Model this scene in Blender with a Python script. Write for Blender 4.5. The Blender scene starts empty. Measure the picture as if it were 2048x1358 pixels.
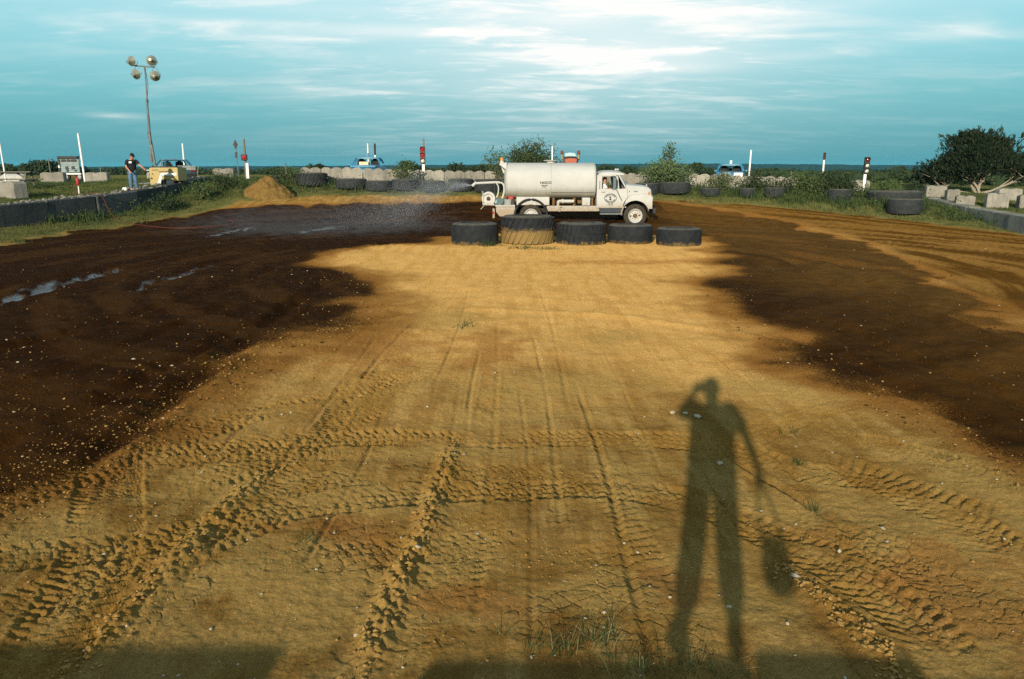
import bpy, bmesh, math, random
import numpy as np
from mathutils import Vector, Matrix
random.seed(7); RNG = np.random.default_rng(11)
scene = bpy.context.scene
COL = scene.collection
R = math.radians

# ------------------------------------------------------------------ camera, sky, sun, exposure
FPX, CAMH = 1593.0, 2.5                       # focal length in photo pixels, eye height in metres
PITCH = math.atan(343 / FPX)
cam_d = bpy.data.cameras.new('camera'); cam = bpy.data.objects.new('camera', cam_d); COL.objects.link(cam)
cam.location = (0, 0, CAMH); cam.rotation_euler = (R(90) - PITCH, 0, 0)
cam_d.sensor_width = 36; cam_d.lens = 36 * FPX / 2048; cam_d.clip_end = 9000; cam_d.clip_start = 0.03
scene.camera = cam
SUN_EL, SUN_AZ = R(15.0), R(13.63)            # light travels away from the camera and a little to the right
LDIR = Vector((math.sin(SUN_AZ) * math.cos(SUN_EL), math.cos(SUN_AZ) * math.cos(SUN_EL), -math.sin(SUN_EL)))
sun_d = bpy.data.lights.new('sun', 'SUN'); sun = bpy.data.objects.new('sun', sun_d); COL.objects.link(sun)
sun_d.energy = 4.8; sun_d.angle = R(0.6); sun_d.color = (1.0, 0.89, 0.72)
sun.rotation_euler = LDIR.to_track_quat('-Z', 'Y').to_euler()
world = bpy.data.worlds.new('World'); scene.world = world; world.use_nodes = True
vs = scene.view_settings; vs.view_transform = 'Standard'; vs.look = 'None'; vs.gamma = 1.0; vs.exposure = 0.30
vs.use_curve_mapping = False
scene.cycles.use_denoising = False; scene.cycles.max_bounces = 6; scene.cycles.transparent_max_bounces = 12; scene.cycles.volume_bounces = 0
scene.cycles.caustics_reflective = False; scene.cycles.caustics_refractive = False

# cirrus streaks: azimuth, sine of elevation, half width, half height, density
CLOUDS = []
for _px, _py, _w, _h, _s in [(800, 62, 230, 13, .95), (540, 74, 150, 9, .55), (1270, 112, 190, 34, .75), (1350, 136, 110, 9, .55), (1120, 36, 110, 15, .7), (1250, 20, 360, 120, .95), (1000, -70, 1000, 110, .55), (640, 182, 160, 11, .5), (1000, 172, 150, 20, .35),
                             (1885, 64, 75, 10, .7), (1560, 20, 130, 9, .5), (225, 231, 40, 5, .6), (470, 45, 140, 9, .4), (1600, 112, 90, 8, .4), (900, 120, 260, 26, .28), (650, 20, 260, 12, .3), (1980, 70, 120, 8, .4), (1150, 215, 420, 50, .34), (950, 130, 700, 70, .22), (1020, 285, 520, 30, .20)]:
    _d = Vector(((_px - 1024) / FPX, math.cos(PITCH) - (_py - 679) / FPX * math.sin(PITCH), -math.sin(PITCH) - (_py - 679) / FPX * math.cos(PITCH))).normalized()
    CLOUDS.append((math.atan2(_d.x, _d.y), _d.z, _w / FPX, _h / FPX, _s))
for _k in range(7):                              # and on round the rest of the sky
    CLOUDS.append((random.choice((-1, 1)) * random.uniform(.75, 3.1), random.uniform(.03, .5), random.uniform(.05, .25), random.uniform(.006, .03), random.uniform(.3, .8)))
def build_sky():
    nt = world.node_tree; N = nt.nodes; Lk = nt.links; N.clear()
    out = N.new('ShaderNodeOutputWorld'); bg = N.new('ShaderNodeBackground')
    sky = N.new('ShaderNodeTexSky'); sky.sky_type = 'NISHITA'; sky.sun_disc = False
    sky.sun_elevation = SUN_EL; sky.sun_rotation = R(193.63); sky.air_density = 1.2; sky.dust_density = 1.5; sky.ozone_density = 2.0
    tc = N.new('ShaderNodeTexCoord'); sep = N.new('ShaderNodeSeparateXYZ')
    Lk.new(tc.outputs['Generated'], sep.inputs[0])
    def math_(op, a, b=None, c=None, clamp=False):
        m = N.new('ShaderNodeMath'); m.operation = op; m.use_clamp = clamp
        for i, v in enumerate((a, b, c)):
            if v is None: continue
            if isinstance(v, (int, float)): m.inputs[i].default_value = v
            else: Lk.new(v, m.inputs[i])
        return m.outputs[0]
    # air colour by height above the horizon: teal low down, pale cyan above
    ramp = N.new('ShaderNodeValToRGB'); cr = ramp.color_ramp
    Lk.new(math_('MAXIMUM', sep.outputs['Z'], 0.0), ramp.inputs[0])
    stops = [(0.0, (0.066, 0.33, 0.40)), (0.035, (0.085, 0.40, 0.475)), (0.08, (0.155, 0.53, 0.60)), (0.13, (0.27, 0.68, 0.76)), (0.19, (0.40, 0.80, 0.89)),
             (0.35, (0.50, 0.70, 0.76)), (1.0, (0.24, 0.35, 0.48))]
    cr.elements[0].position = 0; cr.elements[0].color = (*stops[0][1], 1)
    cr.elements[1].position = 1; cr.elements[1].color = (*stops[-1][1], 1)
    for p, c in stops[1:-1]:
        e = cr.elements.new(p); e.color = (*c, 1)
    # soft cirrus, streaks drawn out sideways
    zc = math_('ADD', math_('MAXIMUM', sep.outputs['Z'], 0.0), 0.10)
    comb = N.new('ShaderNodeCombineXYZ')
    Lk.new(math_('DIVIDE', sep.outputs['X'], zc), comb.inputs[0])
    Lk.new(math_('DIVIDE', sep.outputs['Y'], zc), comb.inputs[1])
    def cloud(scale, sx, sy, loc, lo, hi, detail=6.0, rough=0.6, dist=0.4):
        mp = N.new('ShaderNodeMapping'); Lk.new(comb.outputs[0], mp.inputs[0])
        mp.inputs['Scale'].default_value = (sx, sy, 1); mp.inputs['Location'].default_value = loc
        no = N.new('ShaderNodeTexNoise'); no.inputs['Scale'].default_value = scale; no.inputs['Detail'].default_value = detail
        no.inputs['Roughness'].default_value = rough; no.inputs['Distortion'].default_value = dist
        Lk.new(mp.outputs[0], no.inputs['Vector'])
        mr = N.new('ShaderNodeMapRange'); mr.interpolation_type = 'SMOOTHSTEP'
        mr.inputs['From Min'].default_value = lo; mr.inputs['From Max'].default_value = hi
        Lk.new(no.outputs[0], mr.inputs['Value']); return mr.outputs[0]
    big = cloud(0.42, 0.8, 1.0, (0.35, 1.2, 0), 0.40, 0.66, 4, 0.5)
    thin = cloud(1.5, 0.80, 1.7, (1.3, 2.2, 0), 0.44, 0.70, 8, 0.60)
    wisp = cloud(3.4, 0.70, 1.8, (8.3, 0.2, 0), 0.54, 0.74, 8, 0.6)
    up = N.new('ShaderNodeMapRange'); up.interpolation_type = 'SMOOTHSTEP'
    up.inputs['From Min'].default_value = 0.02; up.inputs['From Max'].default_value = 0.13
    Lk.new(sep.outputs['Z'], up.inputs['Value'])
    az = math_('ARCTAN2', sep.outputs['X'], sep.outputs['Y'])
    blobs = None
    for a0, e0, wa, we, st in CLOUDS:
        da = math_('DIVIDE', math_('SUBTRACT', az, a0), wa); de = math_('DIVIDE', math_('SUBTRACT', sep.outputs['Z'], e0), we)
        g = math_('MULTIPLY', math_('POWER', 2.718, math_('MULTIPLY', math_('ADD', math_('MULTIPLY', da, da), math_('MULTIPLY', de, de)), -1.0)), st)
        blobs = g if blobs is None else math_('ADD', blobs, g)
    grain = math_('ADD', math_('MULTIPLY', thin, 0.65), math_('MULTIPLY', wisp, 0.55))
    c1 = math_('MULTIPLY', blobs, math_('ADD', math_('MULTIPLY', grain, 0.95), 0.42))
    c2 = math_('MULTIPLY', math_('MULTIPLY', grain, math_('ADD', big, 0.12)), 0.30)
    cl = math_('ADD', math_('MULTIPLY', c2, math_('ADD', math_('MULTIPLY', up.outputs[0], 0.95), 0.05)), c1, clamp=True)
    def mix(fac, a, b, blend='MIX'):
        m = N.new('ShaderNodeMix'); m.data_type = 'RGBA'; m.blend_type = blend
        if isinstance(fac, (int, float)): m.inputs['Factor'].default_value = fac
        else: Lk.new(fac, m.inputs['Factor'])
        for k, v in ((6, a), (7, b)):
            if isinstance(v, tuple): m.inputs[k].default_value = v
            else: Lk.new(v, m.inputs[k])
        return m.outputs[2]
    k = 8.0                                       # the ramp is written in display values; the Background strength below scales it
    base = mix(0.90, sky.outputs[0], mix(1.0, ramp.outputs[0], (k, k, k, 1), 'MULTIPLY'))
    col = mix(cl, base, (k * 1.02, k * 1.03, k * 1.0, 1))
    Lk.new(col, bg.inputs[0]); bg.inputs[1].default_value = 0.10
    Lk.new(bg.outputs[0], out.inputs[0])
build_sky()

# ------------------------------------------------------------------ helpers
def tag(o, label=None, cat=None, group=None, kind=None):
    if label: o['label'] = label
    if cat: o['category'] = cat
    if group: o['group'] = group
    if kind: o['kind'] = kind
    return o
def thing(name, label, cat, loc=(0, 0, 0), rz=0.0, group=None):
    o = bpy.data.objects.new(name, None); COL.objects.link(o)
    o.empty_display_size = 0.2; o.location = loc; o.rotation_euler = (0, 0, rz)
    return tag(o, label, cat, group)
def copy_tree(o, parent=None):
    c = o.copy(); COL.objects.link(c); c.parent = parent
    for ch in list(o.children): copy_tree(ch, c)
    return c
def link_mesh(name, me, mat=None, parent=None, loc=None, rot=None, smooth=False):
    o = bpy.data.objects.new(name, me); COL.objects.link(o)
    if mat is not None and not me.materials: me.materials.append(mat)
    if parent is not None: o.parent = parent
    if loc is not None: o.location = loc
    if rot is not None: o.rotation_euler = rot
    if smooth: me.polygons.foreach_set('use_smooth', [True] * len(me.polygons))
    return o
def bevel(o, w, seg=2):
    m = o.modifiers.new('bevel', 'BEVEL'); m.width = w; m.segments = seg; m.limit_method = 'ANGLE'; m.angle_limit = R(35); return o
class MB:
    """collects shapes; build() links them as one mesh object"""
    def __init__(s): s.v = []; s.f = []
    def add(s, v, f):
        b = len(s.v); s.v += [tuple(p) for p in v]; s.f += [[b + i for i in q] for q in f]; return s
    def box(s, c, d, rz=0.0, M=None):
        x, y, z = d[0] / 2, d[1] / 2, d[2] / 2
        pts = [Vector((a * x, b * y, e * z)) for a in (-1, 1) for b in (-1, 1) for e in (-1, 1)]
        if M is not None: pts = [M @ p for p in pts]
        elif rz: pts = [Matrix.Rotation(rz, 3, 'Z') @ p for p in pts]
        return s.add([p + Vector(c) for p in pts], [(0, 1, 3, 2), (4, 6, 7, 5), (0, 4, 5, 1), (2, 3, 7, 6), (0, 2, 6, 4), (1, 5, 7, 3)])
    def tube(s, pts, r, n=8, caps=True):
        pts = [Vector(p) for p in pts]; m = len(pts)
        rs = list(r) if isinstance(r, (list, tuple)) else [r] * m
        ring = []; up = None
        for i in range(m):
            t = (pts[min(i + 1, m - 1)] - pts[max(i - 1, 0)]).normalized()
            if up is None: up = Vector((0, 0, 1)) if abs(t.z) < 0.9 else Vector((1, 0, 0))
            a = t.cross(up).normalized(); b = t.cross(a).normalized(); up = b.cross(t) if False else up
            ring += [pts[i] + (a * math.cos(2 * math.pi * k / n) + b * math.sin(2 * math.pi * k / n)) * rs[i] for k in range(n)]
        f = [(i * n + k, i * n + (k + 1) % n, (i + 1) * n + (k + 1) % n, (i + 1) * n + k) for i in range(m - 1) for k in range(n)]
        if caps: f += [tuple(range(n))[::-1], tuple((m - 1) * n + k for k in range(n))]
        return s.add(ring, f)
    def lathe(s, prof, n=24, c=(0, 0, 0), axis='Z', close=False):
        v = []; m = len(prof)
        for k in range(n):
            a = 2 * math.pi * k / n
            for (r, h) in prof:
                p = (r * math.cos(a), r * math.sin(a), h)
                if axis == 'Y': p = (p[0], p[2], p[1])
                if axis == 'X': p = (p[2], p[0], p[1])
                v.append((p[0] + c[0], p[1] + c[1], p[2] + c[2]))
        f = []
        for k in range(n):
            k2 = (k + 1) % n
            for i in range(m if close else m - 1):
                j = (i + 1) % m
                f.append((k * m + i, k2 * m + i, k2 * m + j, k * m + j))
        return s.add(v, f)
    def prism(s, poly, y0, y1, plane='XZ'):
        n = len(poly)
        mk = {'XZ': lambda p, t: (p[0], t, p[1]), 'YZ': lambda p, t: (t, p[0], p[1]), 'XY': lambda p, t: (p[0], p[1], t)}[plane]
        v = [mk(p, y0) for p in poly] + [mk(p, y1) for p in poly]
        f = [tuple(range(n)), tuple(range(n, 2 * n))[::-1]] + [(i, i + n, (i + 1) % n + n, (i + 1) % n) for i in range(n)]
        return s.add(v, f)
    def loft(s, rings, caps=True, closed=True):
        n = len(rings[0]); v = [p for r in rings for p in r]; f = []
        for i in range(len(rings) - 1):
            for k in range(n if closed else n - 1):
                f.append((i * n + k, i * n + (k + 1) % n, (i + 1) * n + (k + 1) % n, (i + 1) * n + k))
        if caps: f += [tuple(range(n))[::-1], tuple((len(rings) - 1) * n + k for k in range(n))]
        return s.add(v, f)
    def mesh(s, name):
        me = bpy.data.meshes.new(name); me.from_pydata(s.v, [], s.f)
        bm = bmesh.new(); bm.from_mesh(me); bmesh.ops.recalc_face_normals(bm, faces=bm.faces); bm.to_mesh(me); bm.free()
        return me
    def build(s, name, mat, parent=None, loc=None, rot=None, smooth=False, bev=0.0, seg=2):
        o = link_mesh(name, s.mesh(name), mat, parent, loc, rot)
        if smooth: o.data.shade_smooth() if smooth is True else o.data.set_sharp_from_angle(angle=R(smooth))
        if smooth and smooth is not True: o.data.polygons.foreach_set('use_smooth', [True] * len(o.data.polygons))
        if bev: bevel(o, bev, seg)
        return o
def tri_mesh(name, verts, tris, mat, kind=None, parent=None, smooth=False):
    """numpy arrays -> mesh object"""
    me = bpy.data.meshes.new(name); nv, nf = len(verts), len(tris); k = tris.shape[1]
    me.vertices.add(nv); me.vertices.foreach_set('co', np.ascontiguousarray(verts, dtype=np.float32).ravel())
    me.loops.add(nf * k); me.loops.foreach_set('vertex_index', np.ascontiguousarray(tris, dtype=np.int32).ravel())
    me.polygons.add(nf); me.polygons.foreach_set('loop_start', np.arange(0, nf * k, k, dtype=np.int32))
    me.polygons.foreach_set('use_smooth', np.full(nf, smooth))
    me.update(calc_edges=True); me.validate()
    o = link_mesh(name, me, mat, parent)
    if kind: o['kind'] = kind
    return o

# ------------------------------------------------------------------ materials
def mat(name, col, col2=None, scale=3.0, rough=0.7, metal=0.0, bump=0.0, bscale=40.0, stretch=(1, 1, 1), fac=(0.35, 0.7), spec=0.3, col3=None, translucent=0.0):
    m = bpy.data.materials.new(name); m.use_nodes = True; nt = m.node_tree; N = nt.nodes; Lk = nt.links
    b = N['Principled BSDF']; b.inputs['Roughness'].default_value = rough; b.inputs['Metallic'].default_value = metal
    b.inputs['Specular IOR Level'].default_value = spec
    b.inputs['Base Color'].default_value = (*col, 1)
    tc = N.new('ShaderNodeTexCoord'); mp = N.new('ShaderNodeMapping'); mp.inputs['Scale'].default_value = stretch
    Lk.new(tc.outputs['Object'], mp.inputs[0])
    def noise(sc, det=6):
        n = N.new('ShaderNodeTexNoise'); n.inputs['Scale'].default_value = sc; n.inputs['Detail'].default_value = det
        n.inputs['Roughness'].default_value = 0.65; Lk.new(mp.outputs[0], n.inputs['Vector']); return n.outputs[0]
    def mixc(f, a, c):
        x = N.new('ShaderNodeMix'); x.data_type = 'RGBA'; Lk.new(f, x.inputs[0])
        for k, q in ((6, a), (7, c)):
            if isinstance(q, tuple): x.inputs[k].default_value = (*q, 1)
            else: Lk.new(q, x.inputs[k])
        return x.outputs[2]
    def rng(v, lo, hi):
        r = N.new('ShaderNodeMapRange'); r.inputs['From Min'].default_value = lo; r.inputs['From Max'].default_value = hi
        Lk.new(v, r.inputs['Value']); return r.outputs[0]
    if col2:
        c = mixc(rng(noise(scale), *fac), tuple(col), tuple(col2))
        if col3: c = mixc(rng(noise(scale * 3.7, 8), 0.52, 0.70), c, tuple(col3))
        Lk.new(c, b.inputs['Base Color'])
    if bump:
        bp = N.new('ShaderNodeBump'); bp.inputs['Strength'].default_value = bump; bp.inputs['Distance'].default_value = 0.02
        Lk.new(noise(bscale, 5), bp.inputs['Height']); Lk.new(bp.outputs[0], b.inputs['Normal'])
    if translucent:
        t = N.new('ShaderNodeBsdfTranslucent'); ms = N.new('ShaderNodeMixShader'); ms.inputs[0].default_value = translucent
        t.inputs[0].default_value = (*[min(1, q * 1.6) for q in col], 1)
        Lk.new(b.outputs[0], ms.inputs[1]); Lk.new(t.outputs[0], ms.inputs[2]); Lk.new(ms.outputs[0], N['Material Output'].inputs[0])
    return m
def mixer(m):
    """node shortcuts for hand-written materials"""
    nt = m.node_tree; N = nt.nodes; Lk = nt.links
    class K: pass
    k = K(); k.N = N; k.L = Lk
    def val(op, a, b=None, clamp=False):
        x = N.new('ShaderNodeMath'); x.operation = op; x.use_clamp = clamp
        for i, q in enumerate((a, b)):
            if q is None: continue
            if isinstance(q, (int, float)): x.inputs[i].default_value = q
            else: Lk.new(q, x.inputs[i])
        return x.outputs[0]
    def mixc(f, a, c, blend='MIX'):
        x = N.new('ShaderNodeMix'); x.data_type = 'RGBA'; x.blend_type = blend
        if isinstance(f, (int, float)): x.inputs[0].default_value = f
        else: Lk.new(f, x.inputs[0])
        for i, q in ((6, a), (7, c)):
            if isinstance(q, tuple): x.inputs[i].default_value = (*q, 1)
            else: Lk.new(q, x.inputs[i])
        return x.outputs[2]
    def noise(vec, sc, det=6, rough=0.6, dist=0.0):
        n = N.new('ShaderNodeTexNoise'); n.inputs['Scale'].default_value = sc; n.inputs['Detail'].default_value = det
        n.inputs['Roughness'].default_value = rough; n.inputs['Distortion'].default_value = dist
        if vec is not None: Lk.new(vec, n.inputs['Vector'])
        return n.outputs[0]
    def rng(v, lo, hi, a=0.0, b=1.0, smooth=False):
        r = N.new('ShaderNodeMapRange'); r.inputs['From Min'].default_value = lo; r.inputs['From Max'].default_value = hi
        r.inputs['To Min'].default_value = a; r.inputs['To Max'].default_value = b
        if smooth: r.interpolation_type = 'SMOOTHSTEP'
        Lk.new(v, r.inputs['Value']); return r.outputs[0]
    k.val, k.mixc, k.noise, k.rng = val, mixc, noise, rng
    return k

# ------------------------------------------------------------------ noise in numpy (for the terrain relief)
def _hash(ix, iy, seed):
    h = (ix.astype(np.int64) * 374761393 + iy.astype(np.int64) * 668265263 + seed * 1442695041) & 0x7fffffff
    h = ((h ^ (h >> 13)) * 1274126177) & 0x7fffffff
    return ((h ^ (h >> 16)) & 0xffff) / 65535.0
def pnoise(x, y, seed=0):
    ix = np.floor(x); iy = np.floor(y); fx = x - ix; fy = y - iy
    u = fx * fx * fx * (fx * (fx * 6 - 15) + 10); v = fy * fy * fy * (fy * (fy * 6 - 15) + 10)
    def g(dx, dy):
        a = _hash(ix + dx, iy + dy, seed) * 2 * np.pi
        return np.cos(a) * (fx - dx) + np.sin(a) * (fy - dy)
    a = g(0, 0) * (1 - u) + g(1, 0) * u; b = g(0, 1) * (1 - u) + g(1, 1) * u
    return (a * (1 - v) + b * v) * 1.5
def fbm(x, y, seed=0, oct=4, gain=0.5):
    s = 0; a = 1.0
    for o in range(oct):
        s = s + a * pnoise(x, y, seed + o * 17); x = x * 2.03; y = y * 2.03; a *= gain
    return s
def worley(x, y, seed=0):
    ix = np.floor(x); iy = np.floor(y); f1 = np.full(x.shape, 9.0); f2 = f1.copy(); idv = np.zeros(x.shape)
    for dx in (-1, 0, 1):
        for dy in (-1, 0, 1):
            cx = ix + dx; cy = iy + dy
            px = cx + _hash(cx, cy, seed); py = cy + _hash(cx, cy, seed + 5)
            d = np.hypot(x - px, y - py); n = d < f1
            f2 = np.where(n, f1, np.minimum(f2, d)); idv = np.where(n, _hash(cx, cy, seed + 9), idv); f1 = np.where(n, d, f1)
    return f1, f2, idv
def sstep(a, b, x):
    t = np.clip((x - a) / (b - a), 0, 1); return t * t * (3 - 2 * t)

# ------------------------------------------------------------------ the lie of the land
# rim of the dirt: x, y, height at the rim, height 4 m beyond it
RIM = [(-13.7, 41, .80, 1.75), (-11, 43, 1.0, 1.70), (-5, 43.8, 1.05, 1.62), (2, 43.8, 1.03, 1.55), (7.6, 42.5, .8, 1.45), (12.2, 41, .65, 1.25),
       (16.1, 38, .33, .85), (18.4, 35.5, .14, .50), (19.6, 32, 0, .15), (20.5, 28, 0, .05), (23, 15, 0, 0), (22, 5, 0, 0), (14, -4, 0, 0), (0, -8, 0, 0),
       (-14, -5, 0, 0), (-19, 8, 0, 0), (-18, 18, 0, 0), (-16.9, 27, 0, .1), (-16.6, 34, .07, .35), (-14.9, 38, .38, .9)]
CX, CY = 1.0, 20.0
_ra = np.array([math.atan2(y - CY, x - CX) for x, y, a, b in RIM]); _rr = np.array([math.hypot(x - CX, y - CY) for x, y, a, b in RIM])
_zb = np.array([q[2] for q in RIM]); _zp = np.array([q[3] for q in RIM])
def _per(a, v): return np.interp(a, _ra, v, period=2 * np.pi)
LW_Y = [10, 20, 27, 32, 38, 42, 46, 49, 52, 58, 70]; LW_X = [-30, -25.5, -22.5, -20.6, -18.5, -17.9, -17.4, -16.4, -15.4, -14.2, -13]
LW_Z = [.8, .9, 1.0, 1.05, 1.38, 1.70, 2.04, 1.78, 1.92, 1.85, 1.8]
RW_Y = [5, 20, 26, 32, 37, 43, 48]; RW_X = [15, 18.5, 19.6, 20.6, 21.5, 22.3, 23.5]; RW_Z = [.4, .45, .55, .66, .72, 1.05, .95]
def rim_s(x, y):
    a = np.arctan2(y - CY, x - CX); return np.hypot(x - CX, y - CY) - _per(a, _rr), a
def base_h(x, y):
    x = np.asarray(x, float); y = np.asarray(y, float)
    s, a = rim_s(x, y); zb = _per(a, _zb); zp = _per(a, _zp)
    z = zb * sstep(-7.5, 0.3, s) + (zp - zb) * sstep(-0.3, 4.3, s)
    lx = np.interp(y, LW_Y, LW_X); lz = np.interp(y, LW_Y, LW_Z) - 0.06
    d = lx - x; lf = lz + (1.5 - lz) * sstep(1, 11, d); ml = sstep(-0.12, 0.22, d) * (y > 2)
    z = z * (1 - ml) + lf * ml
    rx = np.interp(y, RW_Y, RW_X); rz = np.interp(y, RW_Y, RW_Z) - 0.05
    d = x - rx; rf = rz + (0.92 - rz) * sstep(1, 12, d); mr = sstep(-0.12, 0.22, d) * (y > 2) * sstep(49, 44, y)
    z = z * (1 - mr) + rf * mr
    r = np.hypot(x, y)
    z = z - 20 * sstep(120, 700, r)
    return z
def hz(x, y): return float(base_h(np.array([x]), np.array([y]))[0])
_sp, _cp = math.sin(PITCH), math.cos(PITCH)
def ray(px, py):
    a = (px - 1024) / FPX; b = -(py - 679) / FPX
    return np.array([a, _cp + b * _sp, -_sp + b * _cp])
def at(px, py, Y):
    """the point at distance Y (metres along the track axis) seen at a photo pixel"""
    d = ray(px, py); t = Y / d[1]; return Vector((d[0] * t, Y, CAMH + d[2] * t))
def G(px, py):
    """where the line of sight through a photo pixel first meets the land"""
    d = ray(px, py); t = np.concatenate([np.linspace(1.5, 70, 1400), np.linspace(70.2, 140, 300)]); p = t[:, None] * d[None, :]
    g = CAMH + p[:, 2] - base_h(p[:, 0], p[:, 1]); k = np.nonzero(g < 0)[0]
    if not len(k): return (p[-1, 0], p[-1, 1])
    k = max(int(k[0]), 1); u = g[k - 1] / (g[k - 1] - g[k] + 1e-9); q = p[k - 1] + (p[k] - p[k - 1]) * u
    return (float(q[0]), float(q[1]))
def foot(px, Y, py=360):
    """ground point at distance Y under a photo column"""
    p = at(px, py, Y); return Vector((p.x, Y, hz(p.x, Y)))
# ------------------------------------------------------------------ the ground sheet
def poly_sd(x, y, poly):
    """signed distance, negative inside"""
    P = np.array(poly); n = len(P); d = np.full(x.shape, 1e9); ins = np.zeros(x.shape, bool)
    for i in range(n):
        a = P[i]; b = P[(i + 1) % n]; e = b - a; wx = x - a[0]; wy = y - a[1]
        t = np.clip((wx * e[0] + wy * e[1]) / (e @ e + 1e-12), 0, 1)
        d = np.minimum(d, np.hypot(wx - t * e[0], wy - t * e[1]))
        c = ((a[1] > y) != (b[1] > y)) & (x < (b[0] - a[0]) * (y - a[1]) / (b[1] - a[1] + 1e-12) + a[0]); ins ^= c
    return np.where(ins, -d, d)
def smooth_path(pts, n=6):
    P = [np.array(p, float) for p in pts]; out = []
    for i in range(len(P) - 1):
        p0 = P[max(i - 1, 0)]; p1 = P[i]; p2 = P[i + 1]; p3 = P[min(i + 2, len(P) - 1)]
        for k in range(n):
            t = k / n
            out.append(0.5 * (2 * p1 + (p2 - p0) * t + (2 * p0 - 5 * p1 + 4 * p2 - p3) * t * t + (3 * p1 - p0 - 3 * p2 + p3) * t ** 3))
    out.append(P[-1]); return np.array(out)
def path_uv(x, y, path, reach):
    """indices near the path, distance along it and sideways offset"""
    lo = path.min(0) - reach; hi = path.max(0) + reach
    idx = np.nonzero((x > lo[0]) & (x < hi[0]) & (y > lo[1]) & (y < hi[1]))[0]
    xs = x[idx]; ys = y[idx]; best = np.full(xs.shape, 1e9); u = np.zeros(xs.shape); v = np.zeros(xs.shape); L = 0.0
    for i in range(len(path) - 1):
        a = path[i]; e = path[i + 1] - a; l = math.hypot(*e)
        if l < 1e-6: continue
        e = e / l; wx = xs - a[0]; wy = ys - a[1]; t = np.clip(wx * e[0] + wy * e[1], 0, l)
        d = np.hypot(wx - t * e[0], wy - t * e[1]); m = d < best
        best = np.where(m, d, best); u = np.where(m, L + t, u); v = np.where(m, (wx * -e[1] + wy * e[0]), v); L += l
    k = best < reach
    return idx[k], u[k], np.where(np.abs(v[k]) > best[k], np.sign(v[k]) * best[k], v[k]), L
PX = lambda pts: [G(*p) for p in pts]
DRY_IN = PX([(-420, 1150), (-150, 1050), (0, 985), (150, 930), (330, 830), (500, 730), (640, 665), (735, 612), (762, 588), (722, 562), (655, 537), (618, 515), (662, 500),
             (800, 489), (900, 476), (1000, 468), (1400, 474), (1442, 500), (1466, 530), (1452, 570), (1447, 612), (1500, 652), (1600, 702), (1720, 772), (1850, 845),
             (1950, 895), (2048, 930), (2300, 1010), (2500, 1080)]) + [(9, 1.0), (9, -4), (-9, -4), (-9, 1.5)]
WET_OUT = PX([(-420, 660), (-250, 560), (0, 478), (250, 444), (380, 428), (470, 413), (600, 409), (750, 407), (850, 402), (960, 402), (1310, 402), (1400, 410), (1500, 428), (1590, 446),
              (1680, 470), (1760, 497), (1830, 537), (1900, 578), (2048, 645), (2300, 740), (2500, 830)]) + [(16, 0), (10, -6), (-10, -6), (-16, 2)]
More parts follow.
